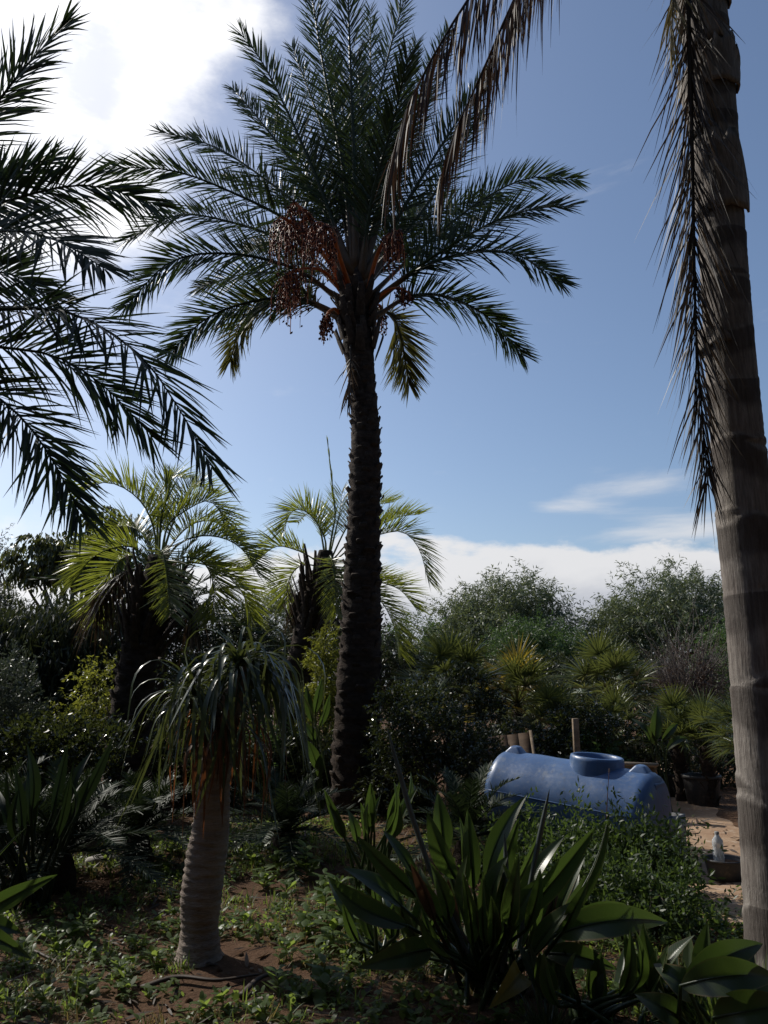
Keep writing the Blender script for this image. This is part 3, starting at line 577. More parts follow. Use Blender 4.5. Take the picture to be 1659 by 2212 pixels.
def B_(px, py, Y, rx, ry, rz=None):
    k = Y / F; return (P(px, py, Y), np.array([rx * k, (rz or rx) * k * 0.9, ry * k]))
def limbs(basept, blobs, r, n=10, mat='wood', sub=0):
    mb = MB(); C = np.mean([b[0] for b in blobs], 0); h = max(0.3, C[2] * 0.55); top = basept + (C - basept) * 0.55; top[2] = h
    tube(mb, catmull([basept + [0, 0, -.06], basept + [0.02, 0.03, h * .5], top], 9), np.linspace(r, r * .6, 9), 9)
    for i in range(n):
        b = blobs[i % len(blobs)]; e = b[0] + nrm(rng.normal(0, 1, 3)) * b[1] * 0.75; e[2] = max(e[2], h * .6)
        m = top + (e - top) * .5 + rng.normal(0, .1, 3) * np.linalg.norm(e - top); tube(mb, catmull([top - [0, 0, .1], m, e], 8), np.linspace(r * .5, r * .08, 8), 5)
        for q in range(sub):
            e2 = e + rng.normal(0, 1, 3) * b[1] * .5; tube(mb, catmull([m, (m + e2) / 2 + rng.normal(0, .08, 3), e2], 6), np.linspace(r * .2, r * .03, 6), 4)
    return mb
def tree(name, label, cat, basep, blobs, mat, ntwig, nleaf, L, w, r=0.1, nl=10, group=None, **kw):
    o = empty(name, (basep[0], basep[1], 0), label, cat, group); bp = np.array([basep[0], basep[1], 0.0])
    part('trunk' if cat == 'tree' else 'stem', limbs(bp, blobs, r, nl).mesh('trunk', 'wood'), o)
    part('crown' if cat == 'tree' else 'foliage', foliage(blobs, ntwig, nleaf, L, w, **kw).mesh('crown', mat), o); return o
def bxy(px, Y): p = P(px, 1500, Y); return (p[0], p[1])
# far trees over the nursery
tree('acacia_tree', 'rounded feathery grey green tree against the cloud bank behind the yellowing fan palm', 'tree', bxy(1080, 24), [B_(1080, 1400, 24, 150, 105), B_(1000, 1360, 24, 62, 55), B_(1110, 1310, 24, 70, 62), B_(1170, 1340, 24, 52, 70), B_(980, 1440, 24, 75, 70), B_(1060, 1320, 24.5, 70, 55)], 'acacia', 2300, 26, 0.17, 0.030, 0.16, hang=0.55, twig=0.75, upw=0.45)
tree('acacia_tree', 'broad feathery grey green tree above the bare twiggy bush', 'tree', bxy(1430, 24), [B_(1430, 1400, 24, 170, 110), B_(1340, 1370, 24, 70, 62), B_(1420, 1310, 24, 85, 66), B_(1500, 1310, 24, 80, 66), B_(1560, 1350, 24, 80, 75), B_(1300, 1430, 24, 60, 60)], 'acacia', 2500, 26, 0.17, 0.030, 0.16, hang=0.55, twig=0.75, upw=0.45)
tree('pepper_tree', 'low bright green tree growing between the two feathery trees', 'tree', bxy(1160, 20), [B_(1150, 1430, 20, 100, 75), B_(1120, 1390, 20, 50, 42), B_(1200, 1420, 20, 60, 60)], 'green', 1000, 26, 0.12, 0.024, 0.12, hang=0.6, twig=0.5)
tree('acacia_tree', 'small dull tree showing between the two feather palm crowns', 'tree', bxy(580, 22), [B_(570, 1370, 22, 80, 85), B_(620, 1350, 22, 60, 60), B_(520, 1420, 22, 60, 60)], 'acacia', 700, 24, 0.15, 0.028, 0.14, hang=0.4, twig=0.6)
tree('round_shrub', 'mid green rounded shrub just beyond the date palm trunk', 'shrub', bxy(880, 18), [B_(880, 1400, 18, 55, 60), B_(850, 1440, 18, 60, 60)], 'green', 420, 24, 0.09, 0.025, 0.07, hang=0.3, twig=0.4)
# the leafy tree with hanging leaves
tree('leafy_tree', 'open broadleaf tree with drooping leaf clusters behind the squat feather palm', 'tree', bxy(170, 16), [B_(203, 1110, 16, 30, 26), B_(240, 1120, 16, 40, 30), B_(275, 1125, 16, 26, 26), B_(100, 1160, 16, 28, 26), B_(72, 1165, 16, 22, 18), B_(32, 1190, 16, 26, 20), B_(140, 1180, 16, 48, 34), B_(200, 1170, 16, 55, 40), B_(110, 1215, 16, 66, 34), B_(55, 1230, 16, 34, 24), B_(180, 1230, 16, 60, 40), B_(250, 1200, 16, 50, 50)], 'broad', 900, 10, 0.145, 0.055, 0.11, 16, hang=1.1, twig=0.22, shell=0.1, spread=0.6)
tree('conifer_tree', 'thin dark upright tree beside the open broadleaf tree', 'tree', bxy(-20, 17), [B_(-15, 1240, 17, 42, 60), B_(-20, 1340, 17, 60, 70)], 'hedge', 330, 22, 0.10, 0.02, 0.1, hang=0.1, twig=0.4)
# dark hedge of trees
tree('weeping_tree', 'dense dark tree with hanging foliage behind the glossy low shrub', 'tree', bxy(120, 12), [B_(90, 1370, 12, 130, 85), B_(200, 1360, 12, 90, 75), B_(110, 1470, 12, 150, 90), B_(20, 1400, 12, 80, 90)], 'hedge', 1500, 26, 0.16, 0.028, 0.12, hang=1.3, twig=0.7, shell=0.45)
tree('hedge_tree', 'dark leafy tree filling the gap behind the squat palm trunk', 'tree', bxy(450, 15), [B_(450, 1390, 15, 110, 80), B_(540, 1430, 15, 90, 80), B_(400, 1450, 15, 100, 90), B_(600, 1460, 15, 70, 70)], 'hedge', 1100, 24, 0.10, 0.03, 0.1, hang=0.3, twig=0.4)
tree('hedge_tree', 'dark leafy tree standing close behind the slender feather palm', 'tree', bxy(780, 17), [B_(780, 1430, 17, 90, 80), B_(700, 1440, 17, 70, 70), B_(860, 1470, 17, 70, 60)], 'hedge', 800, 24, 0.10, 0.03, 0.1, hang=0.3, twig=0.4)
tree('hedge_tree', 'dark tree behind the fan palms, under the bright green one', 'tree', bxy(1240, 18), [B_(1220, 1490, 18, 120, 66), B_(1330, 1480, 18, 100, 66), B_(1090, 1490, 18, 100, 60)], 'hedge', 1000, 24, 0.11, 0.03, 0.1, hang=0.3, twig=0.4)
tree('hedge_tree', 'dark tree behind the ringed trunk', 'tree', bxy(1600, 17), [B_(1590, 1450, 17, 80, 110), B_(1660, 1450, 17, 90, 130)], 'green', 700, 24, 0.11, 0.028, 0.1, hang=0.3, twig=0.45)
tree('grey_shrub', 'grey leaved upright shrub at the edge of the dark hedge', 'shrub', bxy(0, 9.4), [B_(15, 1500, 9.4, 45, 66), B_(-30, 1520, 9.4, 50, 80), B_(20, 1580, 9.4, 55, 60)], 'grey_leaf', 420, 24, 0.055, 0.017, 0.04, hang=-0.1, twig=0.22)
tree('lime_shrub', 'yellow green shrub lit between the date palm and the leaning feather palm', 'shrub', bxy(705, 11.6), [B_(708, 1400, 11.6, 24, 40), B_(704, 1470, 11.6, 36, 50), B_(700, 1560, 11.6, 44, 60)], 'lime', 420, 20, 0.07, 0.022, 0.04, hang=0.2, twig=0.22)
tree('lime_shrub', 'loose olive shrub beside the squat palm trunk', 'shrub', bxy(215, 10.2), [B_(215, 1500, 10.2, 38, 70), B_(190, 1570, 10.2, 60, 50)], 'lime', 300, 16, 0.06, 0.02, 0.04, hang=0.5, twig=0.3)
tree('glossy_shrub', 'low shrub of shiny dark leaves in front of the hanging tree', 'shrub', bxy(150, 8.6), [B_(90, 1600, 8.6, 90, 36), B_(190, 1600, 8.6, 90, 34), B_(30, 1640, 8.6, 80, 44), B_(140, 1640, 8.6, 120, 50)], 'glossy', 620, 16, 0.065, 0.028, 0.03, hang=-0.15, twig=0.16)
tree('glossy_shrub', 'shrub of small shiny leaves close behind the ponytail tree', 'shrub', bxy(440, 8.8), [B_(440, 1470, 8.8, 70, 50), B_(500, 1500, 8.8, 70, 70), B_(420, 1560, 8.8, 80, 60)], 'glossy', 520, 18, 0.05, 0.02, 0.03, hang=0.0, twig=0.16)
tree('glossy_shrub', 'shrub of small glinting leaves between the date palm trunk and the blue tank', 'shrub', bxy(940, 8.9), [B_(900, 1540, 8.9, 60, 60), B_(960, 1600, 8.9, 75, 66), B_(1020, 1640, 8.9, 66, 55), B_(890, 1640, 8.9, 66, 60), B_(840, 1560, 8.9, 36, 70)], 'glossy', 900, 20, 0.045, 0.02, 0.03, hang=0.1, twig=0.18)
tree('glossy_shrub', 'shrub of narrow shiny leaves growing round the fan palm stems', 'shrub', bxy(1020, 10.8), [B_(1010, 1500, 10.8, 60, 50), B_(1040, 1560, 10.8, 60, 50), B_(1250, 1560, 10.8, 60, 36), B_(1300, 1580, 10.8, 60, 36)], 'glossy', 520, 20, 0.06, 0.022, 0.03, hang=0.2, twig=0.2)
for px, py, Y, rx, ry, m_, lab in ((360, 1650, 10.6, 80, 70, 'hedge', ''), (460, 1660, 10.2, 80, 70, 'hedge', ''), (570, 1640, 11.0, 70, 70, 'green', ''), (650, 1650, 10.8, 60, 60, 'hedge', ''), (850, 1680, 9.6, 60, 60, 'hedge', ''),
                                  (1060, 1640, 9.8, 70, 50, 'hedge', ''), (1170, 1630, 10.4, 70, 46, 'glossy', ''), (1260, 1640, 10.6, 60, 44, 'green', ''), (1390, 1640, 11.6, 80, 50, 'hedge', ''), (1540, 1640, 12.4, 90, 60, 'hedge', ''), (60, 1690, 9.2, 110, 50, 'hedge', ''), (-60, 1680, 9.6, 120, 70, 'hedge', '')):
    LOW = {360: 'low dark bush behind the ponytail tree beside the black pots', 460: 'low dark bush showing through the hanging strap leaves', 570: 'mid green bush between the ponytail mop and the leaning palm', 650: 'low dark bush at the foot of the leaning feather palm', 850: 'low dark bush against the date palm trunk',
           1060: 'dark bush touching the far end of the tank', 1170: 'shiny low bush behind the tank lug and leaning board', 1260: 'green bush behind the tank manhole', 1390: 'dark bush behind the wooden bench', 1540: 'dark bush beyond the large black pot', 60: 'low dark bush under the glossy shrub', -60: 'dark bush under the grey leaved shrub'}
    tree('low_bush', LOW[px], 'shrub', bxy(px, Y), [B_(px, py, Y, rx, ry), B_(px + 25, py + 25, Y - .1, rx * .8, ry * .8)], m_, 380, 20, 0.075, 0.026, 0.025, 6, hang=0.2, twig=0.22)
for px, py, Y, rx, ry, lab in ((1120, 1885, 6.3, 70, 66, 'weedy green thicket hiding the foot of the far end of the tank'), (1215, 1880, 6.2, 66, 70, 'weedy green thicket in front of the middle of the tank'), (1310, 1872, 6.2, 66, 74, 'weedy green thicket below the tank manhole'), (1400, 1880, 6.1, 60, 70, 'weedy green thicket hiding the concrete block'), (1250, 1960, 5.5, 120, 50, 'low weedy thicket between the strelitzia tips and the tank'), (1400, 1980, 5.3, 90, 46, 'low weedy thicket beside the near end of the track')):
    tree('weed_thicket', lab, 'shrub', bxy(px, Y), [B_(px, py, Y, rx, ry), B_(px + 20, py + 30, Y - .1, rx, ry * .7)], 'thicket', 210, 18, 0.052, 0.019, 0.012, 6, hang=0.0, twig=0.34, shell=0.1, upw=0.9)
# bare bush
b0 = bxy(1490, 15.5); bush = empty('bare_bush', (b0[0], b0[1], 0), 'bare twiggy brown bush under the broad feathery tree', 'shrub')
part('branches', limbs(np.array([b0[0], b0[1], 0.0]), [B_(1490, 1440, 15.5, 70, 90), B_(1440, 1470, 15.5, 50, 70), B_(1550, 1450, 15.5, 50, 90)], 0.05, 70, sub=7).mesh('branches', 'deadwood'), bush)
part('foliage', foliage([B_(1490, 1460, 15.5, 90, 80)], 300, 10, 0.06, 0.015, hang=0.3, twig=0.3, shell=0.3).mesh('foliage', 'dead'), bush)
# the wood beyond, one mass
far = []
for i in range(46):
    x = -46 + 2.1 * i + rng.uniform(-.6, .6); yv = 33 + rng.uniform(-3, 6); h = rng.uniform(1.7, 3.2); far.append((np.array([x, yv, h * 0.55]), np.array([2.0, 1.8, h * 0.62])))
for i in range(30):
    s = -1 if i % 2 else 1; far.append((np.array([s * rng.uniform(11, 20), rng.uniform(4, 30), 1.3]), np.array([2.0, 2.0, rng.uniform(1.4, 2.4)])))
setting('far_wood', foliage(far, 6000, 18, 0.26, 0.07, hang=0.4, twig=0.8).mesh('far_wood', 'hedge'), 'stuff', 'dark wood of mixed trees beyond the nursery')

# unseen trees added round the viewpoint to block sky light and deepen the shade
near = []
for i in range(15):
    a = R(100 + 160 * i / 14); d = rng.uniform(5.0, 6.5)
    for h, r in ((1.5, 2.0), (4.2, 2.4), (7.2, 2.6), (10.2, 2.6)): near.append((np.array([math.sin(a) * d, math.cos(a) * d - 1.0, h]), np.array([r, r, r])))
for s_ in (-1, 1):
    for yv in (-1, 2.5, 6, 10):
        for h in ((1.2, 3.4) if s_ < 0 else (1.2, 3.6, 6.4, 9.0)): near.append((np.array([s_ * (7.2 + .25 * yv + (1.5 if s_ < 0 else .8)), yv, h]), np.array([1.8, 1.9, 1.8])))
for x_, y_, z_, r_ in ((-8.4, 8.4, 2.0, 1.8), (-8.4, 8.4, 3.9, 1.6), (-8.0, 5.4, 2.2, 1.9)): near.append((np.array([x_, y_, z_]), np.array([r_, r_, r_])))  # extra crowns out of view, added to shade the ground by the cycads
setting('shade_wood', foliage(near, 7500, 12, 0.5, 0.2, hang=0.5, twig=0.9, shell=0.2).mesh('shade_wood', 'hedge'), 'stuff', 'added unseen trees round the near side that block sky light')

# ------------------------------------------------------------------ fan palms
def fan_mesh(rad, n, spread, pet, mat, droop=0.25, w=0.03):
    mb = MB(); tube(mb, catmull([(0, 0, 0), (0, pet * .5, pet * .06), (0, pet, 0)], 6), np.linspace(0.010, 0.006, 6), 4)
    a = np.linspace(-spread / 2, spread / 2, n) + rng.normal(0, 0.02, n); D = nrm(np.stack([np.sin(a), np.cos(a), 0.12 + 0.22 * np.abs(np.sin(a)) + rng.normal(0, .05, n)], 1))
    W = nrm(np.cross(D, np.array([0, 0, 1.0]))); W = rot_about(W, D, rng.normal(0.5, 0.15, n) * np.where(np.arange(n) % 2, 1, -1))
    strips(mb, np.tile([[0, pet, 0.0]], (n, 1)), D, W, rad * (0.8 + 0.2 * np.cos(a)) * rng.uniform(.88, 1.08, n), w, droop * rng.uniform(.3, 1.5, n), (0, .35, .6, 1), (.35, 1, .7, .06))
    return mb.mesh('leaf', mat)
FAN = {m: [fan_mesh(0.42 + .05 * k, 24, R(250 - 25 * k), 0.42 + .1 * k, m) for k in range(4)] for m in ('fan', 'fan_yellow')}
FANLONG = [fan_mesh(0.5, 20, R(150), 0.5, 'fan', 0.35, 0.02) for k in range(3)]
def fan_palm(label, px, py, Y, s, n, group=None, mat='fan', r=0.07, emin=-35, emax=80, yellow=0.0, meshes=None, zb=0.0):
    c = P(px, py, Y); o = empty('fan_palm', (c[0], c[1], zb), label, 'palm tree', group); h = c[2] - zb
    cl, rr, mb = rough_trunk([(c[0], c[1], zb - .05), (c[0] + .02, c[1], zb + h * .5), (c[0], c[1], c[2])], [r * 1.15, r, r * 1.2, r * .8], 12, 26, 0.10, int(px)); t = part('trunk', mb.mesh('trunk', 'bark'), o)
    boots_on(t, cl, rr, [FB], 0.1, 0.98, max(12, int(h * 26)), 0, 0.5, (r * 9, r * 13))
    for i in range(n):
        a = i * 2.39996 + rng.normal(0, .15); e = R(emax - (emax - emin) * (i + .5) / n + rng.normal(0, 6)); ya = np.array([math.cos(a) * math.cos(e), math.sin(a) * math.cos(e), math.sin(e)])
        xa = nrm(np.cross(ya, [0, 0, 1.0])); xa = nrm(xa * math.cos(.3) + np.cross(ya, xa) * math.sin(rng.normal(0, .4))); za = nrm(np.cross(xa, ya)); xa = np.cross(ya, za)
        ms = meshes or FAN['fan_yellow' if rng.random() < yellow else mat]
        part('leaf', ms[i % len(ms)], o, basis(c, xa, ya, za, s * rng.uniform(.85, 1.12)))
    return o
FB = boot_mesh('leaf_base', 0.07, 0.16, 0.04, lean=0.4)
fan_palm('fan palm with yellowing leaf tips behind the blue tank', 1118, 1520, 12.0, 0.82, 34, yellow=0.45, emin=-10)
fan_palm('fan palm with a slim bare stem in front of the dark trees', 1318, 1500, 13.0, 0.92, 36, emin=-20)
fan_palm('dull fan palm rising over the shiny shrub by the date palm', 970, 1490, 11.4, 0.90, 30, emin=-25)
fan_palm('small fan palm half hidden behind the blue tank', 1195, 1585, 11.2, 0.72, 26, emin=-15)
fan_palm('low olive fan palm inside the glinting shrub', 915, 1575, 9.6, 0.62, 24, yellow=0.25, emin=-15)
fan_palm('small green fan palm behind the wooden rail', 1325, 1585, 11.8, 0.68, 24, emin=-15)
fan_palm('tufted fan palm in the black pot beside the tank', 1462, 1600, 10.6, 0.62, 26, emin=5)
fan_palm('spiky fan palm standing close to the ringed trunk', 1640, 1600, 8.4, 0.66, 46, meshes=FANLONG, emin=-25, r=0.09)
fan_palm('fan palm in the black pot by the dirt track', 1522, 1610, 10.2, 0.62, 26, emin=5)
fan_palm('low fan palm behind the leaning dark board', 1145, 1560, 13.5, 0.75, 24, emin=-10)

# ------------------------------------------------------------------ paddle leaved plants
def paddle(basep, neck, tip, width, face, fold=0.18, bend=0.06, mat='paddle', torn=0, rp_=0.010, wave=0.02):
    """one leaf: long stalk and a folded blade"""
    basep, neck, tip, face = (np.asarray(x, float) for x in (basep, neck, tip, face)); mb = MB()
    mid = (basep + neck) / 2 + np.array([0, 0, 0.02]); L = np.linalg.norm(tip - neck)
    tube(mb, catmull([basep, mid, neck], 10), np.linspace(rp_ * 1.5, rp_ * .8, 10), 6, 1, False)
    n, m = 17, 9; v = np.linspace(0, 1, n); axis_ = nrm(tip - neck); W = nrm(np.cross(axis_, face)); N = np.cross(W, axis_)
    d0 = nrm(neck - mid); c = np.stack([neck + axis_ * L * x + N * bend * L * (math.sin(math.pi * x) - x * x * 1.2) + (d0 - axis_ * d0.dot(axis_)) * L * .3 * x * (1 - x) for x in v])
    prof = np.sin(np.pi * np.clip(v * .95 + .03, 0, 1) ** 0.80) ** 0.95; prof[0] = 0.04; prof[-1] = 0.02
    u = np.linspace(-1, 1, m); V = np.zeros((n, m, 3)); ph = rng.uniform(0, 6)
    for i in range(n):
        w = prof[i] * width * .5
        for j in range(m):
            e = 1.0
            if torn and abs(u[j]) > .5 and ((i * 3 + int(ph * 5)) % (9 if torn == 1 else 6) == 0): e = 0.62
            V[i, j] = c[i] + W * w * u[j] * e * math.cos(fold) + N * (abs(u[j]) * w * math.sin(fold * 2) + wave * u[j] * math.sin(v[i] * 9 + ph + (1.5 if u[j] > 0 else 0)) * width)
    i, j = np.meshgrid(np.arange(n - 1), np.arange(m - 1), indexing='ij'); q = np.stack([i * m + j, i * m + j + 1, (i + 1) * m + j + 1, (i + 1) * m + j], -1)
    uv = np.stack(np.broadcast_arrays(u[None, :] * .3, v[:, None] + np.abs(u)[None, :] * -.12), -1); mb.add(V, q, uv=uv)
    tube(mb, c[:-1] - N * .003, np.linspace(rp_ * .8, .002, n - 1), 5, 1, False)
    return mb.mesh('leaf', mat, uv=True)
TOCAM = lambda p: nrm(np.array([0, 0, CAM_H]) - p)
def paddle_plant(label, basepx, Y, leaves, group=None, mat='paddle'):
    b = P(*basepx, Y); b[2] = gz(b[0], b[1]); o = empty('paddle_plant', b, label, 'plant', group)
    for neck, tip, wpx, yaw, dy, kw in leaves:
        nk, tp2 = P(*neck, Y + dy * .6), P(*tip, Y + dy); f = TOCAM(nk); f = np.array([f[0] * math.cos(yaw) - f[1] * math.sin(yaw), f[0] * math.sin(yaw) + f[1] * math.cos(yaw), f[2] * .5 + .15])
        bp = b + [rng.normal(0, .07), rng.normal(0, .07), -.02]
        part('leaf', paddle(bp, nk, tp2, wpx * 0.64 * Y / F, f, **{'mat': mat, **kw}), o)
    return o
def random_paddles(basepx, Y, n, h, spread, wpx, lpx):
    out = []
    for i in range(n):
        a = rng.uniform(-1, 1) * spread; hh = h * rng.uniform(.55, 1); k = lpx * rng.uniform(.7, 1.2)
        nx, ny = basepx[0] + a * .7, basepx[1] - hh; out.append(((nx, ny), (nx + a * .5 * k / max(spread, 1), ny - k), wpx * rng.uniform(.7, 1.2), rng.uniform(-1.2, 1.2), rng.uniform(-.4, .4), dict(bend=rng.uniform(-.05, .15))))
    return out
o = paddle_plant('big clump of paddle leaved strelitzia in front of the blue tank', (1060, 2180), 4.3, [
    ((960, 1850), (948, 1712), 66, 0.3, .05, {}), ((985, 1900), (920, 1760), 70, -.5, -.1, {}), ((1000, 1880), (998, 1765), 40, .9, .1, {}),
    ((1022, 1920), (1012, 1750), 58, .2, -.05, {}), ((1050, 1900), (1135, 1715), 62, -.3, .1, {}), ((1065, 1930), (1125, 1770), 56, .5, -.1, {}),
    ((1060, 1960), (1090, 1850), 70, -.8, -.2, {}), ((1100, 1940), (1180, 1790), 50, 1.0, .2, {}), ((1120, 1960), (1215, 1800), 54, -.6, .1, {}),
    ((1130, 1980), (1290, 1790), 64, .4, -.2, {}), ((1190, 2010), (1330, 1770), 50, 1.1, .4, dict(fold=.5)), ((1100, 2000), (1160, 1900), 60, -.2, -.3, {}),
    ((900, 1900), (830, 1790), 44, .6, .2, {}), ((905, 1940), (770, 1810), 60, -.4, -.1, {}), ((870, 1960), (745, 1870), 66, .9, .1, {}),
    ((880, 2000), (690, 1905), 74, .8, -.3, dict(bend=-.16, torn=1)), ((930, 2050), (790, 2090), 80, .5, -.4, dict(bend=.22)), ((1230, 1990), (1360, 1955), 60, .6, 0, dict(bend=.2)),
    ((1200, 2020), (1450, 1985), 92, -.3, -.2, dict(bend=.22, torn=2)), ((1180, 2060), (1330, 2090), 66, .4, -.3, dict(bend=.2)), ((1010, 1980), (1000, 1850), 60, -1.0, -.3, {}),
    ((950, 1990), (880, 1880), 60, .3, -.3, {}), ((1150, 2060), (1240, 1940), 60, -.9, -.4, {}), ((1060, 2060), (1075, 1960), 56, .8, -.5, {}),
    ((990, 2070), (900, 1990), 62, -.7, -.5, {}), ((1120, 2100), (1080, 2160), 70, .2, -.6, dict(mat='fan_yellow', bend=.2))])
for pts in ([(1000, 2050), (905, 1810), (835, 1568)], [(1010, 2060), (930, 1880), (868, 1690)], [(1120, 2050), (1155, 1860), (1187, 1705)], [(1090, 2080), (1100, 1990), (1085, 1880)], [(1085, 2100), (1093, 1900), (1090, 1800)]):
    c = catmull([P(a, b, 4.15) for a, b in pts], 14); mb = MB(); T, S, U = frames(c, (0, 1, .2)); w = np.array([.012] * 8 + [.014, .014, .013, .011, .007, .001])[:, None]
    V = np.stack([c - S * w, c + U * w * .9, c + S * w, c - U * w * .5], 1); i, j = np.meshgrid(np.arange(13), np.arange(4), indexing='ij'); k = (j + 1) % 4
    mb.add(V, np.stack([i * 4 + j, i * 4 + k, i * 4 + 4 + k, i * 4 + 4 + j], -1)); part('rolled_leaf', mb.mesh('rolled_leaf', 'blade'), o, label='unopened rolled grey leaf')
for nk, tp2, wp, yw, dy, kw in random_paddles((1060, 2180), 4.3, 46, 200, 230, 44, 135):
    b = P(1060, 2180, 4.3); b[2] = -.02; f = TOCAM(P(*nk, 4.3)); f = np.array([f[0] * math.cos(yw) - f[1] * math.sin(yw), f[0] * math.sin(yw) + f[1] * math.cos(yw), .2])
    part('leaf', paddle(b + [rng.normal(0, .10), rng.normal(0, .10), 0], P(*nk, 4.3 + dy), P(*tp2, 4.3 + dy * 1.5), wp * .66 * 4.3 / F, f, **{**kw, 'mat': 'dead' if rng.random() < .12 else 'paddle', 'torn': int(rng.random() < .3)}), o)
paddle_plant('narrow paddle leaved clump at the foot of the date palm', (800, 1900), 5.8, random_paddles((800, 1900), 5.8, 18, 130, 90, 34, 90))
paddle_plant('shaded strelitzia clump against the big one, nearer the ponytail tree', (850, 2130), 4.7, random_paddles((850, 2130), 4.7, 18, 150, 150, 44, 110))
paddle_plant('shaded strelitzia clump filling the ground before the big one', (1290, 2260), 3.95, random_paddles((1290, 2260), 3.95, 20, 130, 190, 56, 120))
paddle_plant('shaded strelitzia clump at the foot of the ringed trunk', (1500, 2270), 4.0, random_paddles((1500, 2270), 4.0, 18, 150, 170, 56, 120))
paddle_plant('dark broad paddle leaves spreading low in front of the ringed trunk', (1560, 2330), 3.55, [((1480, 2120), (1659, 2040), 90, .2, -.1, dict(bend=.25)), ((1470, 2130), (1690, 2110), 100, -.2, -.2, dict(bend=.2, torn=1)), ((1500, 2160), (1420, 2080), 90, .5, .1, dict(bend=.2)), ((1560, 2170), (1640, 2060), 90, .4, .2, dict(bend=.15)), ((1540, 2200), (1720, 2170), 110, .3, -.3, dict(bend=.2)), ((1470, 2200), (1380, 2150), 80, .2, 0, dict(bend=.2)), ((1600, 2230), (1700, 2100), 90, -.4, .1, dict(bend=.2))])
paddle_plant('dark paddle leaf lying low beside the shaded cycads', (-130, 2260), 4.2, [((-60, 1990), (118, 1895), 62, .3, .1, dict(bend=.1)), ((-40, 2010), (40, 2010), 60, .6, -.1, dict(bend=.15)), ((-100, 1960), (60, 1790), 14, 1.2, .1, dict(bend=.02)), ((-90, 2020), (50, 2060), 60, .2, -.2, dict(bend=.2)), ((-110, 1950), (-40, 1820), 60, .2, 0, {})])
paddle_plant('tall dark shaded clump of upright leaves before the cycads', (70, 1930), 5.7, random_paddles((70, 1930), 5.7, 26, 190, 150, 34, 130), mat='paddle_shaded')
paddle_plant('added clump of tall upright leaves, mostly out of view, shading the ground beside the low paddle leaf', (-190, 1960), 5.2, random_paddles((-190, 1960), 5.2, 24, 280, 150, 60, 160), mat='paddle_shaded')  # added mostly out of view to throw shade towards the ponytail tree
paddle_plant('banana like plant with one sunlit upright leaf by the potted fan palms', (1430, 1680), 9.9, [((1415, 1600), (1421, 1524), 40, .2, 0, {}), ((1405, 1600), (1370, 1550), 24, .5, 0, dict(bend=.2)), ((1430, 1600), (1470, 1560), 24, .3, .1, dict(bend=.2)), ((1420, 1610), (1395, 1570), 24, -.6, 0, {}), ((1440, 1620), (1490, 1590), 26, -.3, 0, dict(bend=.2))])
paddle_plant('bright green broad leaves between the leaning feather palm and the date palm', (685, 1720), 9.8, [((680, 1540), (697, 1465), 30, .3, 0, {}), ((675, 1560), (660, 1480), 32, -.4, 0, {}), ((690, 1570), (715, 1500), 28, .6, 0, {}), ((680, 1600), (655, 1560), 30, .2, 0, {}), ((685, 1660), (665, 1600), 36, .2, -.2, {}), ((690, 1680), (700, 1620), 34, -.5, -.2, {})])
paddle_plant('low broad green leaves behind the wooden post', (1280, 1660), 12.0, random_paddles((1280, 1660), 12.0, 9, 60, 50, 20, 42))

# ------------------------------------------------------------------ ponytail tree with strap leaves
YPT = 4.9
pb = G(428, 2065); pb[2] = 0
pt = empty('ponytail_tree', (pb[0], pb[1], 0), 'ponytail tree with pale ringed trunk and a mop of drooping strap leaves', 'tree'); YPT = pb[1]
pp = [P(428, 2090, YPT), P(430, 2050, YPT), P(434, 1960, YPT), P(445, 1860, YPT), P(455, 1790, YPT), P(462, 1680, YPT), P(485, 1560, YPT), P(520, 1470, YPT), P(535, 1425, YPT)]; pp[0][2] = -.06
cl5 = catmull(pp, 150); a5 = np.concatenate([[0], np.cumsum(np.linalg.norm(np.diff(cl5, axis=0), axis=1))]); r5 = np.interp(a5 / a5[-1], [0, .05, .12, .25, .4, .55, .75, .92, 1], [.165, .118, .106, .118, .110, .10, .085, .06, .03])
r5r = r5 * (1 + .022 * np.sin(a5 * 150) + .02 * np.sin(a5 * 23)); g5 = np.random.default_rng(4)
ptrunk = part('trunk', tube(MB(), cl5, r5r[:, None] * (1 + .022 * g5.normal(0, 1, (150, 24)) + .03 * np.sin(np.linspace(0, 2 * np.pi, 24, endpoint=False)[None] * 3 + a5[:, None] * 5)), 24).mesh('trunk', 'ponytail'), pt)
def strap_mesh(L, w, rise, mat, limp=1.0):
    n = 15; v = np.linspace(0, 1, n); ang = rise - limp * (rise + 1.5) * np.clip(v * rng.uniform(1.5, 2.9), 0, 1) ** rng.uniform(.8, 1.5)
    x = np.concatenate([[0], np.cumsum(np.cos(ang[:-1]) * L / (n - 1))]); z = np.concatenate([[0], np.cumsum(np.sin(ang[:-1]) * L / (n - 1))])
    ww = w * np.interp(v, [0, .1, .5, .85, 1], [1.2, 1, .9, .6, .05]) * .5; tw = rng.normal(0, 1.0) * v; y = .05 * L * np.sin(v * rng.uniform(1, 4)) * rng.choice([-1, 1])
    V = np.stack([np.stack([x - np.sin(tw) * ww * .3, y - ww, z + ww * .35], 1), np.stack([x, y, z], 1), np.stack([x + np.sin(tw) * ww * .3, y + ww, z + ww * .35], 1)], 1)
    i, j = np.meshgrid(np.arange(n - 1), np.arange(2), indexing='ij'); return MB().add(V, np.stack([i * 3 + j, i * 3 + j + 1, i * 3 + 4 + j, i * 3 + 3 + j], -1)).mesh('leaf', mat)
SL = [strap_mesh(rng.uniform(.6, 1.2), rng.uniform(.02, .032), rng.uniform(.2, 1.35), 'strap', rng.uniform(.78, 1.06)) for _ in range(24)]
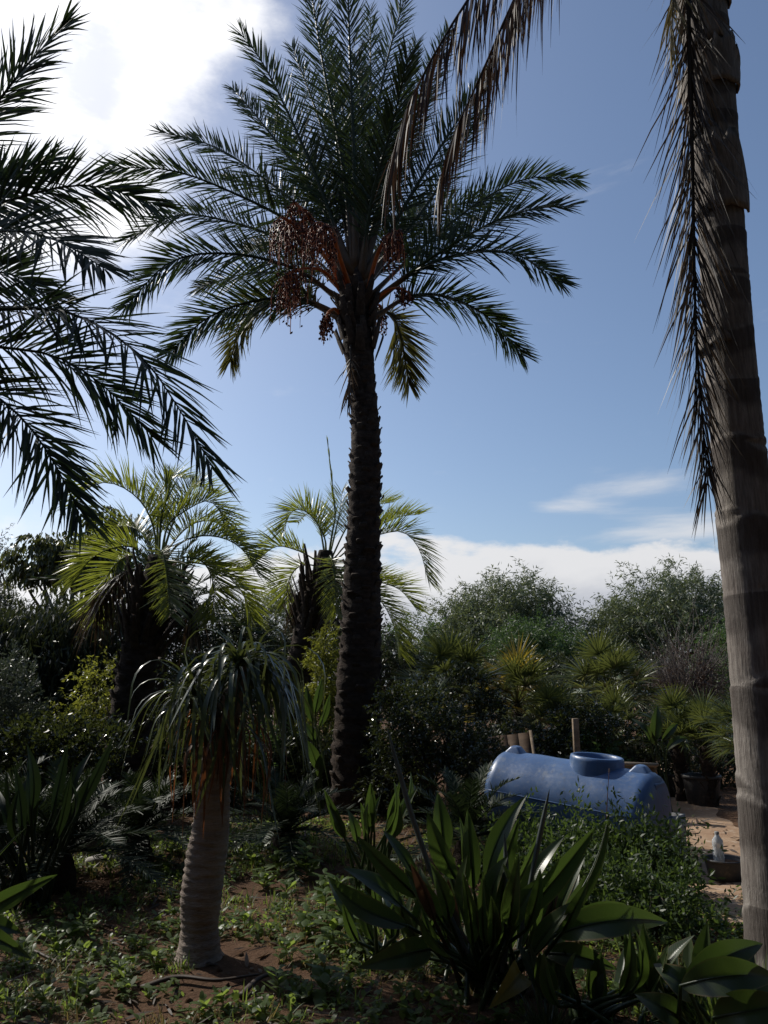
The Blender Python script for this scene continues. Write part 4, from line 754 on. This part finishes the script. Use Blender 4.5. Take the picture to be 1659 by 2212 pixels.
SD = [strap_mesh(rng.uniform(.7, .95), .022, rng.uniform(-.2, .5), 'rust', 1.05) for _ in range(6)]
SU = [strap_mesh(rng.uniform(.3, .5), .026, rng.uniform(.8, 1.4), 'strap', rng.uniform(.2, .6)) for _ in range(5)]
heads = [(P(515, 1435, YPT), 84, .92), (P(548, 1455, YPT + .1), 74, .88), (P(415, 1500, YPT - .05), 70, .72), (P(470, 1530, YPT + .1), 50, .8)]
for c, n, s in heads:
    for i in range(n):
        a = i * 2.39996 + rng.normal(0, .2); ca, sa = math.cos(a), math.sin(a)
        me = SU[i % 5] if i < n * .10 else SL[int(rng.integers(24))]
        m = basis(c + np.array([0, 0, rng.uniform(-.09, .03)]), (ca, sa, 0), (-sa, ca, 0), (0, 0, 1), s * rng.uniform(.7, 1.12)) @ Matrix.Rotation(rng.normal(0, .12), 4, 'X') @ Matrix.Rotation(rng.normal(0, .10), 4, 'Y'); part('leaf', me, pt, m)
for i in range(70):
    a = i * 2.39996; ca, sa = math.cos(a), math.sin(a); c = P(480 + rng.normal(0, 30), 1560 + rng.uniform(-40, 40), YPT)
    part('dry_leaf', SD[i % 6], pt, basis(c, (ca, sa, 0), (-sa, ca, 0), (0, 0, 1), rng.uniform(.6, .85)))

# ------------------------------------------------------------------ cycads and grasses in the shade
def feather_tuft(name, label, cat, px, py, Y, n, L, lmax, mat, emin=10, emax=75, w=.016, nl=46, sag=.4, zc=None, group=None):
    b = P(px, py, Y); b[2] = 0; o = empty(name, b, label, cat, group); zc = .25 if zc is None else zc
    cl, r, mb = rough_trunk([(b[0], b[1], -.05), (b[0], b[1], zc * .6), (b[0], b[1], zc)], [.14, .13, .08], 12, 14, .1, int(px) + 40); part('stem', mb.mesh('stem', 'bark'), o)
    for i in range(n):
        a = i * 2.39996; e = R(emax - (emax - emin) * i / n); d = np.array([math.cos(a) * math.cos(e), math.sin(a) * math.cos(e), math.sin(e)]); v = np.linspace(0, 1, 5)[:, None]; l = L * rng.uniform(.8, 1.1)
        part('frond', frond(np.array([b[0], b[1], zc]) + d * l * v + np.array([0, 0, -1]) * l * sag * v ** 2, nl, lmax, w, 62, 40, 18, .1, 5, .12, .010, mat, 14), o)
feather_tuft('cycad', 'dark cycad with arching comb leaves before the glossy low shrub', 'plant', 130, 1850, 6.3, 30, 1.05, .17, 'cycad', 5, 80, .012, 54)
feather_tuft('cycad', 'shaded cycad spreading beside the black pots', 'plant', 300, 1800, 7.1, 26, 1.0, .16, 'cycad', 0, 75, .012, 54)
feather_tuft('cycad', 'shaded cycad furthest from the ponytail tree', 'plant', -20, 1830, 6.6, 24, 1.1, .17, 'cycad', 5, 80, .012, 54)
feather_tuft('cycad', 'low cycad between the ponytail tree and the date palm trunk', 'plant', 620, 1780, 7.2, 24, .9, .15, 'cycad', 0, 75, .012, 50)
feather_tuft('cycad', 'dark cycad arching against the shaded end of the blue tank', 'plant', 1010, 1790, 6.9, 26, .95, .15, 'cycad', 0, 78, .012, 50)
def grass_tuft(label, p, n, L, mat, w=.008, group=None):
    o_ = nrm(rng.normal(0, 1, (n, 3)) * [1, 1, 0.01]); e = np.radians(rng.uniform(45, 88, n)); D = o_ * np.cos(e)[:, None] + np.array([0, 0, 1]) * np.sin(e)[:, None]
    mb = MB(); strips(mb, np.array([p[0], p[1], p[2] - .01]) + o_ * rng.uniform(0, .06, (n, 1)), nrm(D), nrm(np.cross(D, [0, 0, 1.0])), L * rng.uniform(.6, 1.15, n), w, rng.uniform(.1, .6, n), (0, .35, .7, 1), (.8, 1, .7, .05))
    return single('grass_tuft', mb.mesh('grass_tuft', mat), label, 'grass', group)
for k, (px, py, L, lab) in enumerate([(1560, 2260, .42, 'dark grass tuft in front of the low broad paddle leaves'), (1500, 2230, .35, 'thin grass tuft under the torn paddle leaf'), (1640, 2240, .40, 'grass tuft at the foot of the ringed trunk'), (1180, 2240, .3, 'grass tuft in front of the strelitzia stalks')]):
    p = G(px, py); p[2] = gz(p[0], p[1]); grass_tuft(lab, p, 120, L, 'strap' if k % 2 else 'weed')

# ------------------------------------------------------------------ blue tank and the things round it
def lathe(mb, prof, sides, M3, loc):
    prof = np.asarray(prof, float); a = np.linspace(0, 2 * np.pi, sides, endpoint=False); n = len(prof)
    V = np.stack([prof[:, :1] * np.cos(a)[None], prof[:, :1] * np.sin(a)[None], np.repeat(prof[:, 1:2], sides, 1)], -1).reshape(-1, 3) @ np.asarray(M3).T + loc
    i, j = np.meshgrid(np.arange(n - 1), np.arange(sides), indexing='ij'); k = (j + 1) % sides
    mb.add(V, np.stack([i * sides + j, i * sides + k, (i + 1) * sides + k, (i + 1) * sides + j], -1)); return mb
def box(mb, lo, hi, M3=np.eye(3), loc=(0, 0, 0), taper=(1, 1)):
    lo, hi = np.asarray(lo, float), np.asarray(hi, float); c = (lo + hi) / 2; V = []
    for z in (0, 1):
        for x, y in ((0, 0), (1, 0), (1, 1), (0, 1)):
            p = np.array([hi[0] if x else lo[0], hi[1] if y else lo[1], hi[2] if z else lo[2]])
            if z: p[0] = c[0] + (p[0] - c[0]) * taper[0]; p[1] = c[1] + (p[1] - c[1]) * taper[1]
            V.append(p)
    mb.add(np.array(V) @ np.asarray(M3).T + np.asarray(loc), [(3, 2, 1, 0), (4, 5, 6, 7), (0, 1, 5, 4), (1, 2, 6, 5), (2, 3, 7, 6), (3, 0, 4, 7)]); return mb
def bevel(o, w, seg=2):
    md = o.modifiers.new('bevel', 'BEVEL'); md.width = w; md.segments = seg; md.limit_method = 'ANGLE'; md.angle_limit = R(40); return o
YT = 7.45; tcn_ = P(1243, 1760, YT); tt = R(38); ax = nrm(np.array([math.cos(tt), -math.sin(tt), -.085])); ay = np.array([math.sin(tt), math.cos(tt), 0]); azv = np.cross(ax, ay)
RT, LT = 0.385, 1.42; tc0 = np.array([tcn_[0], YT, RT + .05])
tank = empty('water_tank', (tc0[0], tc0[1], 0), 'large blue plastic water tank lying on its side on the ground', 'tank')
x = np.linspace(-LT / 2, LT / 2, 29); rim = .13
prof = []
for q in np.linspace(0, 1, 9): prof.append((RT * .98 * math.sin(q * math.pi / 2), -LT / 2 - .10 * math.cos(q * math.pi / 2)))
for xx_ in np.linspace(-LT / 2 + .02, LT / 2 - .02, 40): prof.append((RT + .004 * math.cos(xx_ * 2 * math.pi / .71) ** 2, xx_))
for q in np.linspace(1, 0, 9): prof.append((RT * .98 * math.sin(q * math.pi / 2), LT / 2 + .10 * math.cos(q * math.pi / 2)))
Mt = np.stack([ay, azv, ax], 1)
part('body', lathe(MB(), prof, 56, Mt, tc0).mesh('body', 'tank'), tank)
seam = catmull([tc0 + ax * x_ - ay * (RT + .004) * math.cos(.15) + azv * (RT + .004) * math.sin(.15) for x_ in (-LT / 2 + .03, 0, LT / 2 - .03)], 12)
part('mould_seam', tube(MB(), seam, .005, 5).mesh('mould_seam', 'tank'), tank)
part('outlet', lathe(MB(), [(.05, -.02), (.05, .03), (.038, .032), (.036, .055), (.001, .056)], 20, Mt, tc0 + ax * (LT / 2 + .085) - azv * .22).mesh('outlet', 'tank'), tank)
hc = tc0 + ax * .20 + azv * (RT - .06)
part('manhole', lathe(MB(), [(.245, -.10), (.240, .02), (.238, .10), (.232, .128), (.215, .135), (.200, .128), (.193, .10), (.19, .03), (.10, .025), (.001, .025)], 48, np.stack([ax, ay, azv], 1), hc).mesh('manhole', 'tank'), tank)
for s in (-1, 1):
    c = tc0 + ax * s * (LT / 2 - .10) + azv * (RT - .05); mb = box(MB(), (-.13, -.10, 0), (.12, .09, .105), np.stack([ax, ay, azv], 1), c, (.28, .5))
    bevel(part('lifting_lug', mb.mesh('lifting_lug', 'tank', False), tank), .02, 3)
    mb = box(MB(), (-.09, -.30, -.39), (.09, .30, -.20), np.stack([ax, ay, azv], 1), tc0 + ax * s * .42, (.8, .8)); bevel(part('foot', mb.mesh('foot', 'tank', False), tank), .02)
    mb = box(MB(), (-.03, -.12, -.02), (.05, .12, .05), np.stack([ax, ay, azv], 1), tc0 + ax * s * (LT / 2 + .015) + azv * (RT - .12)); bevel(part('handle_ridge', mb.mesh('handle_ridge', 'tank', False), tank), .015)

def pot(label, px, py, r, h, group=None, mat='pot', tiltx=0.0, name='nursery_pot', Y=None):
    p = G(px, py) if Y is None else P(px, py, Y); p[2] = gz(p[0], p[1]); o = empty(name, p, label, 'pot', group)
    part('wall', lathe(MB(), [(.001, .0), (r * .76, .0), (r * .80, .01), (r * .97, h * .9), (r * .97, h * .91), (r * .93, h * .91), (r * .80, h * .12), (.001, h * .12)], 32, np.eye(3), p).mesh('wall', mat), o)
    part('rim', lathe(MB(), [(r * .955, h * .88), (r * 1.03, h * .885), (r * 1.04, h * .98), (r * 1.0, h), (r * .95, h * .99), (r * .94, h * .88)], 32, np.eye(3), p).mesh('rim', mat), o)
    part('potting_soil', lathe(MB(), [(r * .915, h * .80), (r * .5, h * .84), (.001, h * .85)], 24, np.eye(3), p).mesh('potting_soil', 'soil'), o); return p, o
pot('large black pot by the dirt track holding a fan palm', 1520, 1742, .235, .36)
pot('black pot with a pale worn side beside the large pot', 1462, 1722, .20, .32)
pot('black pot in the shade under the cycad leaves', 283, 1800, .19, .36)
pot('black pot standing against the squat palm trunk', 235, 1795, .17, .32)
bp_, _ = pot('low black tub carrying the clear plastic bottle', 1568, 1905, .15, .16)
bo = empty('plastic_bottle', bp_ + [-.05, 0, .12], 'clear plastic bottle standing on the low black tub', 'bottle'); q = bp_ + [-.05, -.03, .128]
part('body', lathe(MB(), [(.001, 0), (.038, 0), (.042, .01), (.042, .10), (.038, .115), (.042, .13), (.040, .17), (.018, .20), (.015, .215)], 24, np.eye(3), q).mesh('body', 'clear'), bo)
part('cap', lathe(MB(), [(.017, .212), (.017, .232), (.001, .233)], 20, np.eye(3), q).mesh('cap', 'block'), bo)
# grey block with two hollows beside the tank
kc = G(1445, 1862); kc[2] = 0; azv = np.array([0, 0, 1.0]); kx = nrm(np.array([ax[0], ax[1], 0])); kM = np.stack([kx, np.cross(azv, kx), azv], 1)
ko = empty('concrete_block', kc, 'grey hollow concrete block stack beside the rounded end of the tank', 'block')
for zi in range(2):
    for (lo, hi) in (((-.10, -.20, 0), (.10, -.17, .19)), ((-.10, .17, 0), (.10, .20, .19)), ((-.10, -.17, 0), (-.07, .17, .19)), ((.07, -.17, 0), (.10, .17, .19)), ((-.07, -.015, 0), (.07, .015, .19))):
        part('block_web', box(MB(), lo, hi, kM, kc + [.012 * zi, .01 * zi, .193 * zi - .005]).mesh('block_web', 'block', False), ko)
# wooden things
def plank_box(lo, hi, M3, loc, mat='plank'): return box(MB(), lo, hi, M3, loc).mesh('plank', mat, False)
p0 = P(1247, 1640, 9.6); p0[2] = 0; ztop = P(1247, 1552, 9.6)[2]
po = bevel(single('wooden_post', plank_box((-.035, -.035, -.3), (.035, .035, ztop), np.eye(3), p0), 'pale upright wooden post behind the tank manhole', 'post'), .006)
rA, rB = P(1335, 1648, 9.4), P(1420, 1650, 9.2); rx = nrm(rB - rA); rx[2] = 0; rx = nrm(rx); rM = np.stack([rx, np.cross(azv, rx), azv], 1); rl = np.linalg.norm(rB - rA); zr = rB[2]
ro = empty('wooden_bench', (rA[0], rA[1], 0), 'plain wooden plank bench behind the right end of the tank', 'bench'); ro['label'] = 'plain wooden plank bench behind the rounded end of the tank'
part('top_plank', plank_box((-.9, -.10, zr - .03), (rl, .10, zr), rM, (rA[0], rA[1], 0)), ro)
for sx in (-.8, -.75 + rl * .5 + .3, rl - .10):
    part('leg', plank_box((sx, -.05, -.1), (sx + .07, .05, zr - .028), rM, (rA[0], rA[1], 0)), ro)
part('side_plank', plank_box((-.85, .052, zr - .16), (rl - .02, .075, zr - .05), rM, (rA[0], rA[1], 0)), ro)
dM = np.array(Matrix.Rotation(R(-12), 3, 'Z')) @ np.array(Matrix.Rotation(R(-18), 3, 'X')) @ np.array(Matrix.Rotation(R(-7), 3, 'Y')); dl = P(1128, 1650, 8.9); dl[2] = 0
dtop = P(1128, 1590, 8.9)[2]
do = empty('leaning_board', dl, 'dark brown boarded panel leaning behind the far end of the tank', 'panel')
for k in range(4): part('board', plank_box((-.30 + .125 * k, -.012 + .002 * (k % 2), -.02), (-.30 + .125 * k + .1235, .012 + .002 * (k % 2), dtop + .05 + .004 * (k % 2)), dM, dl, 'darkboard'), do)
part('edge_batten', plank_box((.202, -.03, -.02), (.237, .03, dtop + .07), dM, dl, 'plank'), do)
# flat stones in the shade
for px, py, lab in ((222, 1862, 'flat pale stone in front of the shaded cycad'), (20, 1838, 'flat pale stone under the cycad leaves')):
    p = G(px, py); p[2] = gz(p[0], p[1]); a = np.linspace(0, 2 * np.pi, 14, endpoint=False); rr = .14 + .03 * np.sin(a * 3 + px); mb = MB()
    V = np.concatenate([np.stack([np.cos(a) * rr * f, np.sin(a) * rr * .7 * f, np.full(14, z)], 1) for f, z in ((1, -.02), (1.04, .03), (.9, .055))] + [[[0, 0, .058]]]) + p
    i, j = np.meshgrid(np.arange(2), np.arange(14), indexing='ij'); k = (j + 1) % 14; mb.add(V, np.stack([i * 14 + j, i * 14 + k, i * 14 + 14 + k, i * 14 + 14 + j], -1), [(28 + q_, 28 + (q_ + 1) % 14, 42) for q_ in range(14)])
    single('flat_stone', mb.mesh('flat_stone', 'stone'), lab, 'stone')
# dry fallen leaf stalks
for pts, lab in (([(305, 2128), (380, 2112), (470, 2122), (560, 2108)], 'dry fallen palm leaf stalk at the foot of the ponytail tree'), ([(-20, 2045), (60, 2060), (120, 2080), (170, 2075)], 'dry fallen palm leaf stalk on bare soil away from the ponytail tree'), ([(520, 2150), (570, 2120), (640, 2112)], 'short dry stalk pointing at the strelitzia')):
    c = catmull([G(*p) + [0, 0, .025] for p in pts], 20); c[:, 2] = gz(c[:, 0], c[:, 1]) + .014 + .02 * np.sin(np.linspace(0, 3.1, 20)); single('fallen_stalk', tube(MB(), c, np.linspace(.022, .008, 20), 6, .6).mesh('fallen_stalk', 'dead'), lab, 'palm stalk')

# ------------------------------------------------------------------ weeds
def weed_plant(n, L, w, h, seed):
    g = np.random.default_rng(seed); mb = MB(); a = np.arange(n) * 2.39996; z = np.linspace(.1, 1, n) * h
    o_ = np.stack([np.cos(a), np.sin(a), np.zeros(n)], 1); e = np.radians(g.uniform(10, 55, n)); D = o_ * np.cos(e)[:, None] + np.array([0, 0, 1]) * np.sin(e)[:, None]
    strips(mb, np.stack([np.zeros(n), np.zeros(n), z], 1) + o_ * .004, D, nrm(np.cross(D, [0, 0, 1.0])), L * g.uniform(.6, 1.1, n) * (1.15 - .5 * z / h), w * (1.15 - .5 * z / h), g.uniform(.1, .7, n), (0, .2, .5, .8, 1), (.12, .6, 1, .75, .05), fold=.12)
    tube(mb, np.array([[0, 0, -.02], [.01, 0, h * .5], [0, .01, h]]), [.005, .004, .002], 4, 1, False); return mb.mesh('weed_plant', 'weed')
WP = [weed_plant(12 + 2 * k, .13 + .02 * k, .055 + .006 * k, .10 + .035 * k, 60 + k) for k in range(5)]
WT = [weed_plant(34, .07, .022, .42, 80 + k) for k in range(3)]
WSPOTS = [(620, 1890, 'broad leaved green weed in the sunny patch behind the ponytail trunk'), (720, 2020, 'broad leaved green weed against the low strelitzia leaves'), (360, 1870, 'broad leaved green weed beside the shaded cycads'),
          (100, 2060, 'broad leaved green weed along the fallen stalk on bare soil'), (400, 2110, 'broad leaved green weed beside the stalk at the foot of the ponytail tree'), (640, 2170, 'broad leaved green weed on open soil before the strelitzia')]
for px, py, k, s in [(600, 1885, 2, 1), (640, 1870, 3, 1.1), (570, 1920, 2, .9), (620, 1940, 1, 1), (660, 1900, 4, 1), (545, 1880, 1, .8), (700, 2000, 3, 1.0), (735, 1985, 4, 1), (660, 2030, 2, .9), (760, 2010, 2, 1), (720, 2050, 3, .9), (680, 2095, 2, .8), (780, 2060, 3, .9), (430 - 60, 1850, 1, .8), (400 - 40, 1900, 2, .7), (150, 2030, 2, .8), (115, 2050, 1, .8), (50, 2075, 1, .8), (260, 2110, 1, .8), (335, 2080, 0, .9), (530, 2010, 1, .8), (600, 2150, 1, .9), (700, 2160, 2, .9), (480, 2170, 0, .9), (190, 2160, 1, .8), (90, 2180, 0, .9), (620, 2075, 1, .8), (560, 1850, 2, .9), (700, 1930, 2, .9), (500, 1840, 1, .8)]:
    p = G(px, py); p[2] = gz(p[0], p[1]); a = rng.uniform(0, 6.3); ca, sa = math.cos(a), math.sin(a)
    near_, lab = min((math.hypot(px - a_, (py - b_) * 2), t_) for a_, b_, t_ in WSPOTS)
    single('weed_plant', WP[k], lab, 'weed', lab.split(' weed ')[1], basis(p, (ca, sa, 0), (-sa, ca, 0), (0, 0, 1), s))
for i in range(46):
    px, py = rng.uniform(1130, 1500), rng.uniform(1850, 2010)
    if px > 1455 and py < 1905: continue
    p = G(px, py); p[2] = gz(p[0], p[1]); a = rng.uniform(0, 6.3); ca, sa = math.cos(a), math.sin(a)
    WL2 = 'upright leafy weed in front of the ' + ('far end of the tank' if px < 1220 else 'tank manhole' if px < 1340 else 'rounded end of the tank')
    single('tall_weed', WT[i % 3], WL2, 'weed', 'upright weeds' + WL2[18:], basis(p, (ca, sa, 0), (-sa, ca, 0), (0, 0, 1), rng.uniform(.6, 1.25)))
for i in range(9):
    p = G(rng.uniform(1440, 1530), rng.uniform(1925, 2040)); p[2] = gz(p[0], p[1]); a = rng.uniform(0, 6.3); ca, sa = math.cos(a), math.sin(a)
    single('tall_weed', WT[i % 3], 'upright leafy weed at the near end of the dirt track', 'weed', 'weeds at the end of the track', basis(p, (ca, sa, 0), (-sa, ca, 0), (0, 0, 1), rng.uniform(.5, .9)))
# one thin dry stalk crossing the tank
c = catmull([G(1300, 1900) * [1, 1, 0] + [0, -.2, 0], P(1310, 1780, 6.6), P(1316, 1660, 6.6)], 12); single('dry_stalk', tube(MB(), c, np.linspace(.006, .002, 12), 4).mesh('dry_stalk', 'rust'), 'thin reddish dry stalk rising in front of the tank manhole', 'weed')
# ground cover nobody could count
def scatter_xy(n): x, y = rng.uniform(-4.5, 3.6, n), rng.uniform(3.6, 9.5, n); return np.stack([x, y, gz(x, y)], 1)
p = scatter_xy(2600); a = rng.uniform(0, 6.3, len(p)); D = nrm(np.stack([np.cos(a), np.sin(a), rng.normal(.1, .15, len(p))], 1)); mb = MB()
strips(mb, p + [0, 0, .008], D, rot_about(nrm(np.cross(D, [0, 0, 1.0])), D, rng.normal(0, .5, len(p))), rng.uniform(.04, .2, len(p)), rng.uniform(.008, .028, len(p)), rng.uniform(-.1, .15, len(p)))
setting('leaf_litter', mb.mesh('leaf_litter', 'dead'), 'stuff', 'dry brown leaf litter on the soil')
p = scatter_xy(1800); V, t = octa(p, .014, .016); sc_ = np.repeat(rng.uniform(.3, 1.9, len(p)), 6)[:, None]; V = np.repeat(p, 6, 0) + (V - np.repeat(p, 6, 0)) * sc_ * rng.uniform(.7, 1.3, V.shape)
setting('clods', MB().add(V, t=t).mesh('clods', 'soil'), 'stuff', 'clods and small stones on the soil')
def value_noise(x, y, s, seed):
    g = np.random.default_rng(seed); T = g.random((64, 64)); fx, fy = x * s, y * s; i, j = np.floor(fx).astype(int), np.floor(fy).astype(int); u, v = fx - i, fy - j; u, v = u * u * (3 - 2 * u), v * v * (3 - 2 * v)
    t = lambda a, b: T[a % 64, b % 64]
    return (t(i, j) * (1 - u) + t(i + 1, j) * u) * (1 - v) + (t(i, j + 1) * (1 - u) + t(i + 1, j + 1) * u) * v
def cover_positions(n, xr, yr, thr, seed, s=1.3):
    x, y = rng.uniform(*xr, n), rng.uniform(*yr, n); f = value_noise(x + 50, y + 50, s, seed) * .65 + value_noise(x + 50, y + 50, s * 3.1, seed + 1) * .35
    xc = np.interp(y, ys, cx); hwv = np.interp(y, ys, hw); k = (f > thr) & ~((np.abs(x - xc) < hwv * .92) & (y > 6.0)); x, y = x[k], y[k]; return np.stack([x, y, gz(x, y)], 1)
def cover_leaves(pos, nleaf, L, w, emin, emax, droop, hgt=.0):
    n = len(pos); a = rng.uniform(0, 2 * np.pi, (n, nleaf)); e = np.radians(rng.uniform(emin, emax, (n, nleaf))); D = np.stack([np.cos(a) * np.cos(e), np.sin(a) * np.cos(e), np.sin(e)], -1).reshape(-1, 3)
    Bp = np.repeat(pos, nleaf, 0) + np.stack([rng.normal(0, .012, n * nleaf), rng.normal(0, .012, n * nleaf), rng.uniform(0, 1, n * nleaf) * hgt - .004], 1); s = np.repeat(rng.uniform(.55, 1.35, n), nleaf)
    return Bp, D, nrm(np.cross(D, [0, 0, 1.0])), L * s * rng.uniform(.6, 1.15, n * nleaf), w * s, droop * rng.uniform(.3, 1.6, n * nleaf)
mb = MB(); strips(mb, *cover_leaves(cover_positions(5200, (-4.5, 3.0), (3.6, 9.5), .46, 3), 9, .055, .024, 5, 70, .4, .07), vs=(0, .3, .7, 1), ws=(.2, 1, .8, .05))
setting('ground_weeds', mb.mesh('ground_weeds', 'weed'), 'stuff', 'small leafy weeds covering the soil')
mb = MB(); strips(mb, *cover_leaves(cover_positions(5200, (-4.5, 3.5), (3.6, 9.5), .44, 9, 1.7), 8, .14, .006, 35, 88, .6), vs=(0, .3, .7, 1), ws=(.8, 1, .7, .05))
setting('green_grass', mb.mesh('green_grass', 'weed'), 'stuff', 'thin green grass among the weeds')
mb = MB(); strips(mb, *cover_leaves(cover_positions(3600, (-4.5, 3.5), (3.6, 9.5), .47, 15, 1.1), 8, .13, .005, 10, 80, .5), vs=(0, .3, .7, 1), ws=(.8, 1, .7, .05))
setting('dry_grass', mb.mesh('dry_grass', 'drygrass'), 'stuff', 'straw coloured dry grass and litter')
